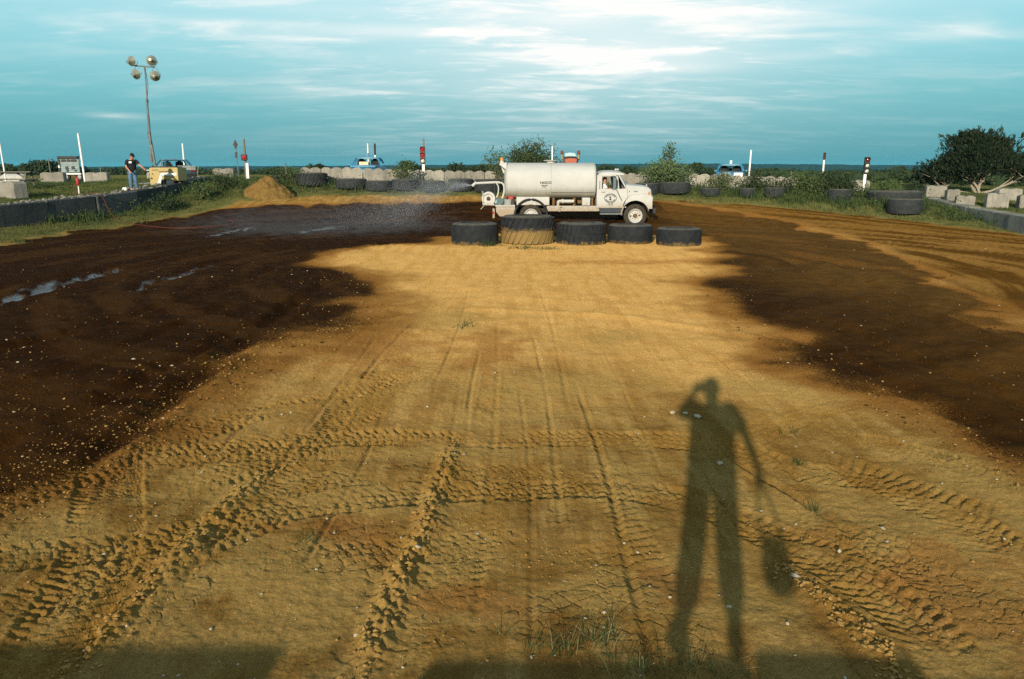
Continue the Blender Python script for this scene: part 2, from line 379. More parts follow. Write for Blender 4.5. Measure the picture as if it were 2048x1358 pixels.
# tread prints, ruts and windrows: photo polyline, kind, width, pitch, depth
TRACKS = [
    ([(-150, 1150), (0, 1118), (180, 1098), (380, 1070), (560, 1020), (830, 990), (1050, 982), (1250, 984), (1400, 1010), (1520, 1060), (1640, 1120), (1760, 1185), (1850, 1260), (1920, 1350)], 'lug', 0.43, 0.093, 0.024),
    ([(250, 912), (420, 905), (560, 880), (760, 872), (950, 880), (1150, 876), (1350, 882), (1480, 905), (1600, 940), (1750, 960), (1860, 1010), (1960, 1065), (2100, 1150)], 'lug', 0.45, 0.090, 0.021),
    ([(-120, 1060), (60, 985), (220, 918), (380, 870), (540, 820), (660, 800), (760, 760), (830, 720)], 'lug', 0.50, 0.096, 0.021),
    ([(225, 905), (215, 1000), (205, 1090), (150, 1200), (60, 1340), (20, 1420)], 'lug', 0.50, 0.081, 0.024),
    ([(330, 985), (540, 915), (680, 850), (760, 800), (820, 745)], 'lug', 0.45, 0.090, 0.018),
    ([(985, 745), (975, 800), (960, 860)], 'rib', .24, .085, .012),
    ([(690, 800), (660, 850), (560, 930)], 'rib', .32, .08, .02),
    ([(1440, 900), (1600, 830), (1720, 800)], 'lug', 0.43, 0.072, 0.010),
    ([(1600, 905), (1740, 935), (1900, 1000), (2060, 1050)], 'rib', .30, .10, .014),
    ([(950, 1010), (920, 1100), (870, 1230), (800, 1380)], 'lug', 0.45, 0.084, 0.008),
    ([(560, 1120), (760, 1110), (1000, 1090), (1150, 1100)], 'lug', 0.40, 0.090, 0.010),
    ([(1330, 1180), (1260, 1060), (1180, 960)], 'rib', .26, .09, .008),
    ([(-100, 985), (120, 960), (300, 925), (480, 905), (700, 900), (820, 905)], 'lug', .46, .085, .017),
    ([(420, 1010), (640, 960), (860, 945), (1080, 950), (1330, 960)], 'lug', .42, .080, .012),
    ([(1460, 1000), (1580, 1050), (1700, 1080), (1830, 1130), (1990, 1230)], 'lug', .44, .085, .014),
    ([(820, 700), (740, 790), (660, 880), (560, 1000)], 'lug', .42, .080, .012),
    ([(-60, 1240), (120, 1180), (320, 1120), (470, 1060), (600, 1000)], 'lug', .46, .085, .020),
    ([(1080, 1130), (1240, 1120), (1420, 1110)], 'lug', .40, .075, .010),
    ([(1640, 870), (1780, 890), (1920, 930), (2080, 985)], 'lug', .42, .080, .010),
    ] + [([(a, y0), (a + .05, (y0 + y1) / 2), (a - .02, y1)], 'line', .020 + .004 * (i % 3), 0, .007 + .003 * (i % 4)) for i, (a, y0, y1) in enumerate([(-3.4, 5.2, 11), (-2.7, 4.0, 9.5), (-2.05, 3.4, 12), (-1.35, 4.5, 8.5), (-.62, 3.3, 10), (-.22, 3.2, 13), (.10, 3.6, 9), (.34, 5, 12), (.95, 3.3, 8.6), (1.25, 6, 14), (2.3, 3.6, 9), (2.75, 5, 12), (3.5, 4.5, 10), (4.3, 5.5, 11), (.6, 8, 17), (-.9, 9, 17), (1.9, 9, 18)])] + [
    # windrows of loose clods left by the grader blade
    ([(912, 880), (885, 950), (850, 1060), (800, 1160), (755, 1260), (700, 1400)], 'ridge', .10, 0, .050),
    ([(560, 930), (480, 985), (390, 1085), (280, 1190), (180, 1300), (110, 1390)], 'ridge', .11, 0, .034),
    ([(1560, 1130), (1650, 1200), (1760, 1310), (1830, 1400)], 'ridge', .10, 0, .030),
    ([(1150, 760), (1185, 860), (1215, 960), (1245, 1090), (1290, 1270), (1310, 1380)], 'rut', .026, 0, .020),
    ([(715, 775), (770, 700), (840, 635)], 'rut', .028, 0, .022),
    ([(910, 560), (760, 640), (600, 760)], 'rut', .035, 0, .010),
    ([(1440, 905), (1620, 1010), (1760, 1110)], 'rut', .04, 0, .03),
    ([(960, 700), (940, 790), (935, 860)], 'rut', .022, 0, .016),
    # ruts drawn along the wet racing line
    ([(-200, 760), (0, 700), (230, 640), (480, 560), (640, 510), (800, 482)], 'rut', .16, 0, .05),
    ([(-200, 960), (0, 890), (180, 810), (400, 700), (560, 620), (660, 560)], 'rut', .15, 0, .06),
    ([(100, 960), (260, 860), (380, 770), (520, 660), (610, 590)], 'rut', .16, 0, .07),
    ([(-200, 640), (0, 600), (160, 560), (300, 530), (480, 495), (700, 462)], 'rut', .22, 0, .05),
    ([(-200, 600), (0, 575), (120, 553), (260, 528), (400, 500), (600, 470), (800, 450)], 'rut', .22, 0, .06),
    ([(240, 585), (330, 556), (430, 525), (600, 490)], 'rut', .22, 0, .06),
    ([(-100, 800), (120, 740), (330, 660), (520, 585)], 'rut', .13, 0, .04),
    ([(1330, 470), (1500, 490), (1660, 520), (1760, 580), (1900, 650), (2100, 730)], 'rut', .16, 0, .05),
    ([(1400, 500), (1560, 530), (1720, 600), (1860, 680), (2100, 790)], 'rut', .16, 0, .045),
    ([(1500, 600), (1640, 640), (1780, 700), (2000, 790), (2150, 850)], 'rut', .16, 0, .05),
    ([(1560, 660), (1700, 720), (1850, 800), (2100, 900)], 'rut', .14, 0, .04),
    ([(1340, 440), (1560, 455), (1760, 482), (1960, 530), (2150, 580)], 'rut', .18, 0, .05),
    ([(1380, 425), (1600, 440), (1820, 465), (2100, 510)], 'rut', .18, 0, .05),
    ([(1850, 545), (1960, 580), (2100, 630)], 'rut', .15, 0, .05),
    ([(480, 420), (700, 415), (950, 412)], 'rut', .2, 0, .04), ([(300, 470), (600, 440), (900, 430)], 'rut', .2, 0, .05),
    ([(700, 660), (900, 622), (1100, 625), (1300, 640), (1480, 668), (1600, 700)], 'berm', .14, 0, .035),
    ([(740, 622), (950, 596), (1150, 602), (1330, 622)], 'berm', .12, 0, .022),
    ([(640, 520), (700, 508), (800, 492), (900, 482)], 'rut', .12, 0, .03),
]
PUDDLES = [[(-60, 612), (40, 578), (130, 560), (220, 540), (262, 532), (215, 552), (140, 572), (60, 592), (-60, 635)],
           [(242, 580), (300, 556), (350, 541), (420, 526), (440, 524), (385, 545), (330, 560), (270, 578)],
           [(1697, 518), (1716, 526), (1728, 548), (1720, 556), (1708, 540)],
           [(380, 478), (440, 462), (520, 452), (505, 459), (440, 470)], [(560, 470), (640, 455), (720, 447), (700, 452), (620, 466)]]
RED = [(1240, 525, 2.2, .45), (1330, 522, 1.8, .4), (960, 1205, .40, .16), (1345, 1165, .22, .35), (760, 690, .8, 1.6), (980, 700, .5, 1.5), (1900, 1180, .5, .7), (700, 1060, .5, .3)]
PALE = [(1100, 770, 1.3, .7), (1050, 830, .8, .4), (1490, 775, 1.0, .4), (1700, 1000, .25, .9), (1850, 1090, .45, 1.2), (1960, 960, .5, 1.0), (700, 1000, .6, .5), (560, 1130, .7, .6),
        (600, 1230, .7, .5), (920, 1120, .25, .7), (820, 1010, .4, .3), (1215, 1010, .35, .3), (1260, 960, .3, .5), (440, 970, .6, .4), (90, 1060, .6, .35), (880, 640, .9, 1.0),
        (1225, 672, .5, .5), (1400, 1180, .4, .5), (1560, 1010, .2, .5), (1450, 1220, .6, .2), (940, 905, .8, .25), (1250, 1180, .4, .3), (1050, 1200, .4, .2), (1600, 790, .7, .35)]
def build_ground():
    inv = np.linspace(1 / 2.7, 1 / 27.0, 560); rows = np.concatenate([np.linspace(1.0, 2.66, 22), 1 / inv, np.arange(27.3, 62, .33), 62 * 1.09 ** np.arange(1, 45)])
    tn = np.linspace(-0.80, 0.80, 1050); dense = np.arctan(tn)
    rest = np.linspace(math.atan(.8), 2 * math.pi - math.atan(.8), 70)[1:-1]
    ang = np.concatenate([dense, rest]); nc = len(ang); nr = len(rows)
    # rings keep constant distance along y inside the fan so rows stay parallel to the horizon
    rad = np.where(np.abs(ang) <= math.atan(.8) + 1e-6, 1 / np.cos(np.where(np.abs(ang) < 1.2, ang, 0)), 1.28)
    rr = rows[:, None] * rad[None, :]
    global GROUND_ROWS, GROUND_TAN, GROUND_NC
    GROUND_ROWS, GROUND_TAN, GROUND_NC = rows, tn, nc
    x = (rr * np.sin(ang)[None, :]).ravel(); y = (rr * np.cos(ang)[None, :]).ravel()
    z = base_h(x, y); near = np.hypot(x, y)
    s, _ = rim_s(x, y)
    dirt = sstep(0.5, -0.4, s + 0.9 * fbm(x * .5, y * .5, 3, 3) + 0.35 * pnoise(x * 2.1, y * 2.1, 8))
    n1 = fbm(x * .35, y * .35, 21, 4); n2 = fbm(x * 1.7, y * 1.7, 31, 3)
    sin_ = poly_sd(x, y, DRY_IN); sout = poly_sd(x, y, WET_OUT)
    soft = np.clip(near * .07, .35, .85) * np.where(x < 0, 1.25, 1.15)
    a0 = np.arctan2(y - 21, x - 1); rh0 = np.hypot(x - 1, y - 21)
    wet = sstep(-soft * 1.0, soft * .9, sin_ + n1 * soft * .8 + n2 * .12) * sstep(.45, -.45, sout + n1 * .5 + n2 * .2 + .35 * pnoise(a0 * 24, rh0 * .8, 91))
    # streaks of drier ground inside the wet band and of damp ground beyond it, drawn out along the lap
    a_ = np.arctan2(y - 21, (x - 1) * 1.05); rho = np.hypot((x - 1) * 1.05, y - 21)
    streak = fbm(rho * 1.25, a_ * 2.2, 61, 4) ; streak2 = fbm(rho * .62, a_ * 1.4, 71, 3)
    beyond = sstep(-.6, .8, sout) * dirt * (y > 6)
    mid = beyond * np.where(x > 7, .80 + .20 * sstep(-.25, .25, streak), .25 + .5 * sstep(-.1, .5, streak)) * np.where((x < 6) & (y > 38), .25, 1)
    wet = np.clip(np.where(x > 7.5, wet * (0.72 + 0.35 * sstep(-.5, .35, streak2)), wet), 0, 1)
    wet = wet * dirt
    dampm = sstep(-1.5 * soft - .25 * (x < 0), .25 * soft, sin_ + n1 * soft * .9 + n2 * .2) * sstep(.9, -.3, sout + n1 * .5) * dirt
    pud = np.zeros_like(x)
    for k, P in enumerate(PUDDLES):
        q = poly_sd(x, y, PX(P)); pud = np.maximum(pud, sstep(.02, -.42, q + .22 * fbm(x * 2.2, y * 2.2, 90 + k, 3) + .30 * fbm(rho * 5, a_ * 9, 95 + k, 3)))
    def blobs(L, seed):
        o = np.zeros_like(x)
        for px, py, wx, wy in L:
            c = G(px, py); dx = (x - c[0]) / wx; dy = (y - c[1]) / wy
            o = np.maximum(o, np.exp(-(dx * dx + dy * dy)) * 1.0)
        w = fbm(x * 2.6, y * 2.6, seed, 4)
        return np.clip(sstep(.18, .75, o + .45 * w * (o > .03)), 0, 1)
    red = blobs(RED, 41); pale = blobs(PALE, 45)
    # ---- relief
    cl = np.clip(near, 0, 60)
    z = z + dirt * (0.030 * fbm(x * .45, y * .45, 51, 3) + 0.010 * fbm(x * 2.3, y * 2.3, 53, 2))
    fine = sstep(19, 7, near)
    z = z + dirt * fine * 0.0055 * fbm(x * 11, y * 11, 55, 3)
    # churned crumbs along the edge of the wet ground and on the left
    crumb = np.clip(sstep(1.9, .1, np.abs(sin_ + .35)) * (x < 1.5) * (y < 17) + .45 * wet * (y < 30), 0, 1) * (0.55 + .45 * sstep(-.3, .4, n2)) * (1 - pud)
    f1, f2, _i = worley(x * 15, y * 15, 4); fb1, fb2, _j = worley(x * 6.5 + .3 * n2, y * 6.5, 14)
    z = z + dirt * crumb * sstep(34, 14, near) * (0.020 * np.clip(.55 - f1, 0, 1) * sstep(-.1, .5, pnoise(x * 3, y * 3, 77)) + 0.024 * np.clip(.5 - fb1, 0, 1) * sstep(.1, .6, pnoise(x * 2 + 9, y * 2, 78)))
    ctr = np.zeros_like(x); disturbed = np.zeros_like(x)
    for k, (pts, kind, w, pitch, dep) in enumerate(TRACKS):
        path = smooth_path(pts if kind == 'line' else PX(pts)); reach = w * (1.0 if kind in ('lug', 'rib') else 3.2)
        idx, u, v, L = path_uv(x, y, path, reach)
        if not len(idx): continue
        ends = sstep(0, .5, u) * sstep(0, .6, L - u)
        xs = x[idx]; ys = y[idx]
        wob = pnoise(xs * 4.0, ys * 4.0, 200 + k); part = sstep(-.55, .05, pnoise(u * .8 + k * 7.7, v * 1.5, 300 + k) + .15)
        if kind == 'lug':
            q = (v + .014 * wob) / w; aq = np.abs(q); side = q > 0
            ph = (u + aq * w * .45 + .012 * wob) / pitch + np.where(side, .5, 0); cell = np.floor(ph); fr = ph - cell
            amp = .35 + .9 * _hash(cell, np.where(side, 1.0, 0.0), 700 + k)
            lug = sstep(.02, .11, fr) * sstep(.58, .48, fr) * sstep(.24, .30, aq) * sstep(.52, .47, aq)
            zig = q * w + .018 * np.sin(u / pitch * 2 * np.pi); rib = np.exp(-((np.abs(zig) - .055) / .014) ** 2) * sstep(.27, .22, aq)
            ph2 = u / (pitch * .8) + q * 1.6; f3 = ph2 - np.floor(ph2); blk = np.exp(-((f3 - .5) / .13) ** 2) * sstep(.26, .2, aq)
            edge = np.exp(-((aq - .53) / .045) ** 2)
            dz = -dep * (lug * amp + .45 * rib + .45 * blk * (.5 + amp * .5)) + dep * .50 * edge * (.5 + .9 * pnoise(u * 14, v * 10, 400 + k)) - dep * .18 * sstep(.55, .45, aq)
            dz -= dep * .5 * np.exp(-((fr - .62) / .05) ** 2) * sstep(.53, .45, aq) * (.4 + amp * .6)      # crust flaked off behind the lugs
            dz *= .92; dz += dep * .16 * fbm(xs * 17, ys * 17, 800 + k, 2) * sstep(.6, .5, aq)
            part = .25 + .75 * sstep(-.30, .22, pnoise(u * .9 + k * 7.7, v * 1.7, 300 + k) + .22 + .25 * pnoise(xs * 2.5, ys * 2.5, 320 + k))
            disturbed[idx] = np.maximum(disturbed[idx], sstep(.66, .48, aq) * ends * part)
        elif kind == 'rib':
            av = np.abs(v); ph = (u + .25 * v + .008 * wob) / pitch; fr = ph - np.floor(ph)
            dz = -dep * sstep(.05, .2, fr) * sstep(.6, .42, fr) * sstep(.5 * w, .42 * w, av) + dep * .5 * np.exp(-((av - .5 * w) / (.08 * w)) ** 2)
            disturbed[idx] = np.maximum(disturbed[idx], sstep(.6 * w, .4 * w, av) * ends * .7)
        elif kind == 'ridge':
            lump = .45 + .9 * np.clip(.62 - f1[idx], 0, 1) * 1.6 + .5 * pnoise(xs * 9, ys * 9, 500 + k) + .4 * pnoise(xs * 3, ys * 3, 510 + k)
            dz = dep * np.exp(-(v / w) ** 2) * np.clip(lump, 0.1, 2); part = 1
            dz -= dep * .35 * np.exp(-((v + 1.35 * w) / (.45 * w)) ** 2)
            ctr[idx] = np.maximum(ctr[idx], np.exp(-(v / (1.25 * w)) ** 2) * ends)
        elif kind == 'berm':
            dz = dep * np.exp(-((v + .05 * wob) / w) ** 2)
        else:
            dz = -dep * np.exp(-((v + .10 * w * wob) / w) ** 2) + dep * .55 * np.exp(-((np.abs(v) - 1.7 * w) / (.6 * w)) ** 2) * (.6 + .6 * wob)
            if kind == 'line': dz *= .4 + .6 * sstep(-.3, .3, pnoise(u * .7 + k * 3.1, v * 0, 350 + k)); part = 1
        z[idx] += dz * ends * part * dirt[idx]
    # cracked crust near the camera
    nearm = near < 11; xs = x[nearm]; ys = y[nearm]
    wx = xs + .05 * pnoise(xs * 5, ys * 5, 601); wy = ys + .05 * pnoise(xs * 5 + 40, ys * 5, 602)
    c1, c2, ci = worley(wx * 7.5, wy * 9.5, 33)
    cm = np.clip(.55 * disturbed[nearm] + sstep(.05, .5, fbm(xs * .9, ys * .9, 605, 3)) * .8 * sstep(8, 5, near[nearm]), 0, 1) * (1 - wet[nearm])
    z[nearm] += -0.010 * cm * sstep(.09, .015, c2 - c1) + 0.006 * cm * (ci - .5)
    # grass side: soft unevenness
    z = z + (1 - dirt) * (0.05 * fbm(x * .7, y * .7, 57, 3)) * sstep(200, 60, near)
    z = np.where(pud > .25, z - .02 * pud, z)
    fresh = wet * sstep(.2, .8, np.exp(-(((x + 8.5) / 6.5) ** 2 + ((y - 36) / 6.0) ** 2)) + .2 * n2)
    co = np.stack([x, y, z], 1)
    co = np.vstack([co, [[0, 0, 0]]])
    i = np.arange(nr - 1)[:, None]; j = np.arange(nc)[None, :]; j2 = (j + 1) % nc
    quads = np.stack([i * nc + j, i * nc + j2 + 0 * i, (i + 1) * nc + j2, (i + 1) * nc + j], -1).reshape(-1, 4)[:, ::-1]
    o = tri_mesh('ground', co, quads, None, 'structure', smooth=True)
    me = o.data
    def attr(name, *ch):
        a = me.attributes.new(name, 'FLOAT_COLOR', 'POINT'); arr = np.zeros((len(co), 4), np.float32)
        for k, c in enumerate(ch): arr[:-1, k] = c
        a.data.foreach_set('color', arr.ravel())
    attr('soil', wet, pale * (1 - wet), dirt, pud)
    light_falloff = sstep(6.0, 12.5, near + 2.2 * n1) * sstep(40, 30, near)  # lens and backscatter falloff painted in: soil darker near the camera, lighter mid-infield
    side = np.clip(sstep(3, 9, x) * (.55 + .45 * sstep(-.3, .4, streak2)) * (1 - .6 * sstep(9, 15, x) * sstep(22, 12, y)), 0, 1)
    attr('soil_c', light_falloff, np.clip(.5 + .5 * streak, 0, 1), side, dampm)
    attr('soil_b', red, np.clip(mid, 0, 1), fresh, np.clip(disturbed * .8 + ctr, 0, 1))
    tag(o, 'dirt race track with dark watered lap and dry tan infield'); return o

def ground_material():
    m = bpy.data.materials.new('track_soil'); m.use_nodes = True; k = mixer(m); N, Lk = k.N, k.L
    b = N['Principled BSDF']; out = N['Material Output']
    geo = N.new('ShaderNodeNewGeometry'); pos = geo.outputs['Position']
    def att(n):
        a = N.new('ShaderNodeAttribute'); a.attribute_name = n; s = N.new('ShaderNodeSeparateColor'); Lk.new(a.outputs['Color'], s.inputs[0])
        return s.outputs[0], s.outputs[1], s.outputs[2], a.outputs['Alpha']
    wet, pale, dirt, pud = att('soil'); red, mid, fresh, dist = att('soil_b')
    nb = k.noise(pos, .5, 5); nm = k.noise(pos, 2.6, 8, .65); nf = k.noise(pos, 38, 6, .7); ng = k.noise(pos, 160, 3, .7)
    light_falloff, strk, loose, dampm = att('soil_c')
    ncr = k.noise(pos, 60, 5, .7)
    pale_soil = k.mixc(k.rng(nm, .38, .68), (.46, .285, .112), (.385, .220, .078))  # lighter soil tone for the bright middle of the painted falloff
    near_soil = k.mixc(k.rng(nb, .35, .65), (.212, .125, .037), (.165, .092, .025))  # soil tone darkened close to the camera, where the painted falloff dims
    near_soil = k.mixc(k.rng(k.noise(pos, 1.5, 7, .65, .5), .50, .64), near_soil, (.120, .060, .016))
    near_soil = k.mixc(k.rng(k.noise(pos, .9, 7, .6, .6), .50, .66, 0, .85), near_soil, (.255, .168, .066))
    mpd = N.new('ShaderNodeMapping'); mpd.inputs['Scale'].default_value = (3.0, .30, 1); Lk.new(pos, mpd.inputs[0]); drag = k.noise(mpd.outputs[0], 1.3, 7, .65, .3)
    near_soil = k.mixc(k.rng(k.val('ADD', drag, k.val('MULTIPLY', k.val('SUBTRACT', nm, .5), .5)), .50, .62, 0, .85), near_soil, (.285, .188, .072))
    near_soil = k.mixc(k.rng(k.val('ADD', drag, k.val('MULTIPLY', k.val('SUBTRACT', nf, .5), .35)), .46, .36, 0, .75), near_soil, (.125, .062, .016))
    pale_soil = k.mixc(k.rng(drag, .52, .40, 0, .55), pale_soil, (.33, .18, .055))
    dry = k.mixc(light_falloff, near_soil, pale_soil)
    dry = k.mixc(k.val('MULTIPLY', dist, .5), dry, (.275, .150, .036))
    dry = k.mixc(k.val('MULTIPLY', pale, .75), dry, (.285, .187, .068))
    dry = k.mixc(k.val('MULTIPLY', red, .55), dry, (.21, .085, .024))
    dry = k.mixc(k.rng(nf, .42, .66, 0, .60), dry, (.135, .072, .021))
    dry = k.mixc(k.rng(ng, .57, .68, 0, .60), dry, (.50, .37, .19))
    dry = k.mixc(k.val('MULTIPLY', mid, .95), dry, k.mixc(k.rng(k.val('ADD', strk, k.val('MULTIPLY', k.val('SUBTRACT', nf, .5), .5)), .30, .70), (.088, .042, .0082), (.044, .020, .0038)))
    dry = k.mixc(1.0, dry, (1.02, 1.005, .84), 'MULTIPLY')
    wcol = k.mixc(k.rng(nm, .35, .65), (.020, .0070, .0014), (.036, .0125, .0024))
    wcol = k.mixc(k.rng(k.val('ADD', strk, k.val('MULTIPLY', k.val('SUBTRACT', nm, .5), .4)), .46, .74, 0, .60), wcol, (.066, .0262, .0054))
    wcol = k.mixc(k.val('MULTIPLY', loose, .8), wcol, k.mixc(k.rng(nm, .35, .65), (.125, .057, .0105), (.185, .088, .0165)))
    wcol = k.mixc(k.rng(ncr, .60, .70, 0, .6), wcol, (.12, .058, .017))
    # the boundary breaks into crumbs of dry soil
    gr = k.val('ADD', k.val('MULTIPLY', k.val('SUBTRACT', nf, .5), 1.1), k.val('MULTIPLY', k.val('SUBTRACT', ncr, .5), 1.0))
    wfac = k.val('MULTIPLY', k.rng(k.val('ADD', wet, gr), .50, .82), k.rng(wet, .02, .14))
    damp = k.val('MULTIPLY', k.rng(k.val('ADD', dampm, k.val('MULTIPLY', gr, .45)), .12, .85, 0, .92), k.rng(dampm, .01, .12))
    soil = k.mixc(wfac, k.mixc(damp, dry, k.mixc(nm, (.190, .088, .020), (.105, .046, .0105))), wcol)
    turf = k.mixc(k.rng(nm, .35, .65), (.045, .060, .016), (.085, .085, .028))
    turf = k.mixc(k.rng(nf, .45, .7), turf, (.13, .105, .04))
    col = k.mixc(dirt, turf, soil)
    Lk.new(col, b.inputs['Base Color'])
    rough = k.val('SUBTRACT', 1.0, k.val('MULTIPLY', wfac, k.rng(nm, .35, .65, .10, .25)))
    rough = k.val('SUBTRACT', rough, k.val('MULTIPLY', fresh, .25))
    pm = k.rng(k.val('ADD', pud, k.val('MULTIPLY', k.val('SUBTRACT', nf, .5), .9)), .30, 1.0, 0, .85)
    rough = k.val('MAXIMUM', k.val('SUBTRACT', rough, k.val('MULTIPLY', pm, .66)), .24)
    Lk.new(rough, b.inputs['Roughness']); Lk.new(k.val('ADD', k.val('MULTIPLY', k.val('MAXIMUM', k.val('MULTIPLY', fresh, .35), pm), .45), .01), b.inputs['Specular IOR Level'])
    bp = N.new('ShaderNodeBump'); bp.inputs['Distance'].default_value = .020
    h = k.val('ADD', k.val('MULTIPLY', nf, .8), k.val('MULTIPLY', ng, .35))
    h = k.val('ADD', h, k.val('MULTIPLY', k.noise(pos, 12, 4), 1.2))
    Lk.new(h, bp.inputs['Height']); Lk.new(k.val('SUBTRACT', .85, k.val('MULTIPLY', pm, .80)), bp.inputs['Strength']); Lk.new(bp.outputs[0], b.inputs['Normal'])
    # dry soil is a rough scatterer (brightens looking away from the sun), wet soil shines
    d = N.new('ShaderNodeBsdfDiffuse'); d.inputs['Roughness'].default_value = 1.0; Lk.new(col, d.inputs[0]); Lk.new(bp.outputs[0], d.inputs['Normal'])
    ms = N.new('ShaderNodeMixShader'); Lk.new(k.val('MAXIMUM', wfac, pm), ms.inputs[0]); Lk.new(d.outputs[0], ms.inputs[1]); Lk.new(b.outputs[0], ms.inputs[2])
    Lk.new(ms.outputs[0], out.inputs[0])
    return m
import time as _t
_t0 = _t.time()
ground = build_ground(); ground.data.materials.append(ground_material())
print('ground', _t.time() - _t0)
# ------------------------------------------------------------------ shared materials
def concrete(name, c1, c2, c3):
    m = bpy.data.materials.new(name); m.use_nodes = True; k = mixer(m); N, Lk = k.N, k.L; b = N['Principled BSDF']
    tc = N.new('ShaderNodeTexCoord'); oi = N.new('ShaderNodeObjectInfo'); ad = N.new('ShaderNodeVectorMath'); ad.operation = 'ADD'
    Lk.new(tc.outputs['Object'], ad.inputs[0]); Lk.new(oi.outputs['Location'], ad.inputs[1]); p = ad.outputs[0]
    mp = N.new('ShaderNodeMapping'); mp.inputs['Scale'].default_value = (5, 5, .7); Lk.new(p, mp.inputs[0])
    c = k.mixc(k.rng(k.noise(p, 2.2, 7, .65), .38, .66), c1, c2)
    c = k.mixc(k.rng(k.noise(mp.outputs[0], 1.6, 6, .7), .52, .74, 0, .8), c, c3)
    c = k.mixc(k.rng(k.noise(p, 26, 5, .7), .58, .74, 0, .75), c, (.09, .085, .07))
    hs = N.new('ShaderNodeHueSaturation'); Lk.new(c, hs.inputs['Color']); Lk.new(k.rng(oi.outputs['Random'], 0, 1, .78, 1.18), hs.inputs['Value'])
    Lk.new(hs.outputs[0], b.inputs['Base Color']); b.inputs['Roughness'].default_value = .95; b.inputs['Specular IOR Level'].default_value = .1
    bp = N.new('ShaderNodeBump'); bp.inputs['Strength'].default_value = .8; bp.inputs['Distance'].default_value = .03
    Lk.new(k.noise(p, 14, 7, .7), bp.inputs['Height']); Lk.new(bp.outputs[0], b.inputs['Normal']); return m
M_CONC = concrete('weathered_concrete', (.29, .265, .215), (.20, .185, .155), (.115, .108, .092))
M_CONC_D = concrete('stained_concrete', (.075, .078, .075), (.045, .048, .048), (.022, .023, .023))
M_WHITE = mat('dirty_white_paint', (.385, .375, .345), (.32, .31, .275), 2.0, .5, bump=.05, col3=(.30, .27, .21))
def truck_paint():
    m = bpy.data.materials.new('muddy_white_paint'); m.use_nodes = True; k = mixer(m); N, Lk = k.N, k.L; b = N['Principled BSDF']
    tc = N.new('ShaderNodeTexCoord'); p = tc.outputs['Object']; sp = N.new('ShaderNodeSeparateXYZ'); Lk.new(p, sp.inputs[0])
    n1 = k.noise(p, 2.0, 6); n2 = k.noise(p, 9, 7, .7)
    c = k.mixc(k.rng(n1, .35, .7), (.47, .46, .43), (.41, .40, .365))
    low = k.rng(k.val('ADD', sp.outputs['Z'], k.val('MULTIPLY', k.val('SUBTRACT', n2, .5), 1.0)), .55, 1.05, .75, 0)
    c = k.mixc(low, c, (.24, .15, .055)); c = k.mixc(k.rng(n2, .62, .76, 0, .6), c, (.25, .18, .10))
    Lk.new(c, b.inputs['Base Color']); b.inputs['Roughness'].default_value = .55; b.inputs['Specular IOR Level'].default_value = .25; return m
M_TPAINT = truck_paint()
M_POLE = mat('white_pole_paint', (.80, .78, .74), (.66, .64, .60), 6, .6)
M_DARK = mat('dark_metal', (.022, .024, .024), (.05, .045, .04), 6, .6, .4)
M_STEEL = mat('galvanised_steel', (.22, .23, .22), (.13, .14, .14), 8, .5, .6)
M_BLACK = mat('black_rubber', (.012, .013, .014), (.028, .027, .025), 9, .8, bump=.2)
M_WOOD = mat('grey_wood', (.20, .17, .13), (.11, .09, .07), 6, .9, stretch=(6, 6, 1), bump=.3)
M_YEL = mat('yellow_enamel', (.40, .30, .105), (.33, .24, .078), 3, .5, col3=(.22, .155, .06))
M_SKIN = mat('skin', (.46, .22, .13), (.40, .18, .10), 12, .6)
M_HAIR = mat('dark_hair', (.03, .016, .009), (.05, .03, .02), 30, .7)
M_GLASS = mat('tinted_glass', (.10, .15, .16), (.14, .20, .21), 1.5, .12, spec=.6)
M_RED = mat('red_paint', (.42, .035, .022), (.28, .03, .02), 5, .5)
M_TEXT = mat('black_lettering', (.02, .02, .02), rough=.6)

# ------------------------------------------------------------------ hills beyond the plateau
def hills(name, Y, prof, seed, amp, mtl, depth):
    n = 520; xs = np.linspace(-1.25 * Y, 1.25 * Y, n); top = np.interp(xs / Y, [p[0] for p in prof], [p[1] for p in prof]) * Y / FPX + CAMH
    top = top + amp * fbm(xs / (Y * .05), xs * 0, seed, 5) + amp * .5 * np.abs(pnoise(xs / (Y * .006), xs * 0 + 3, seed + 3))
    rows = []
    for t in np.linspace(0, 1, 14):
        jit = amp * .8 * fbm(xs / (Y * .012), xs * 0 + t * 9, seed + 9, 4) * math.sin(math.pi * t)
        rows.append(np.stack([xs, np.full(n, Y + depth * (t - .5)) + 0 * xs, -30 + (top + 30) * math.sin(math.pi * min(t, .5) ** .8) + jit if t <= .5 else -30 + (top + 30) * math.cos(math.pi * (t - .5) * .6) + jit], 1))
    V = np.vstack(rows); i = np.arange(13)[:, None]; j = np.arange(n - 1)[None, :]
    q = np.stack([i * n + j, i * n + j + 1, (i + 1) * n + j + 1, (i + 1) * n + j], -1).reshape(-1, 4)
    return tri_mesh(name, V, q, mtl, 'structure', smooth=True)
M_FOREST = mat('far_forest', (.012, .024, .014), (.026, .040, .020), .02, 1.0, spec=0.0)
hl = hills('hills', 2600, [(-2, 0), (-.6, 1), (-.4, 3), (-.2, 4), (0, 7), (.2, 8), (.35, 7), (.55, 4), (.7, 4), (2, 2)], 5, 1.6, M_FOREST, 700)
hl2 = hills('hills', 1250, [(-2, -6), (-.6, -5), (-.35, -5), (-.2, -3), (0, -2), (.2, -4), (.4, -5), (.6, -6), (2, -6)], 15, 1.6, M_FOREST, 420)

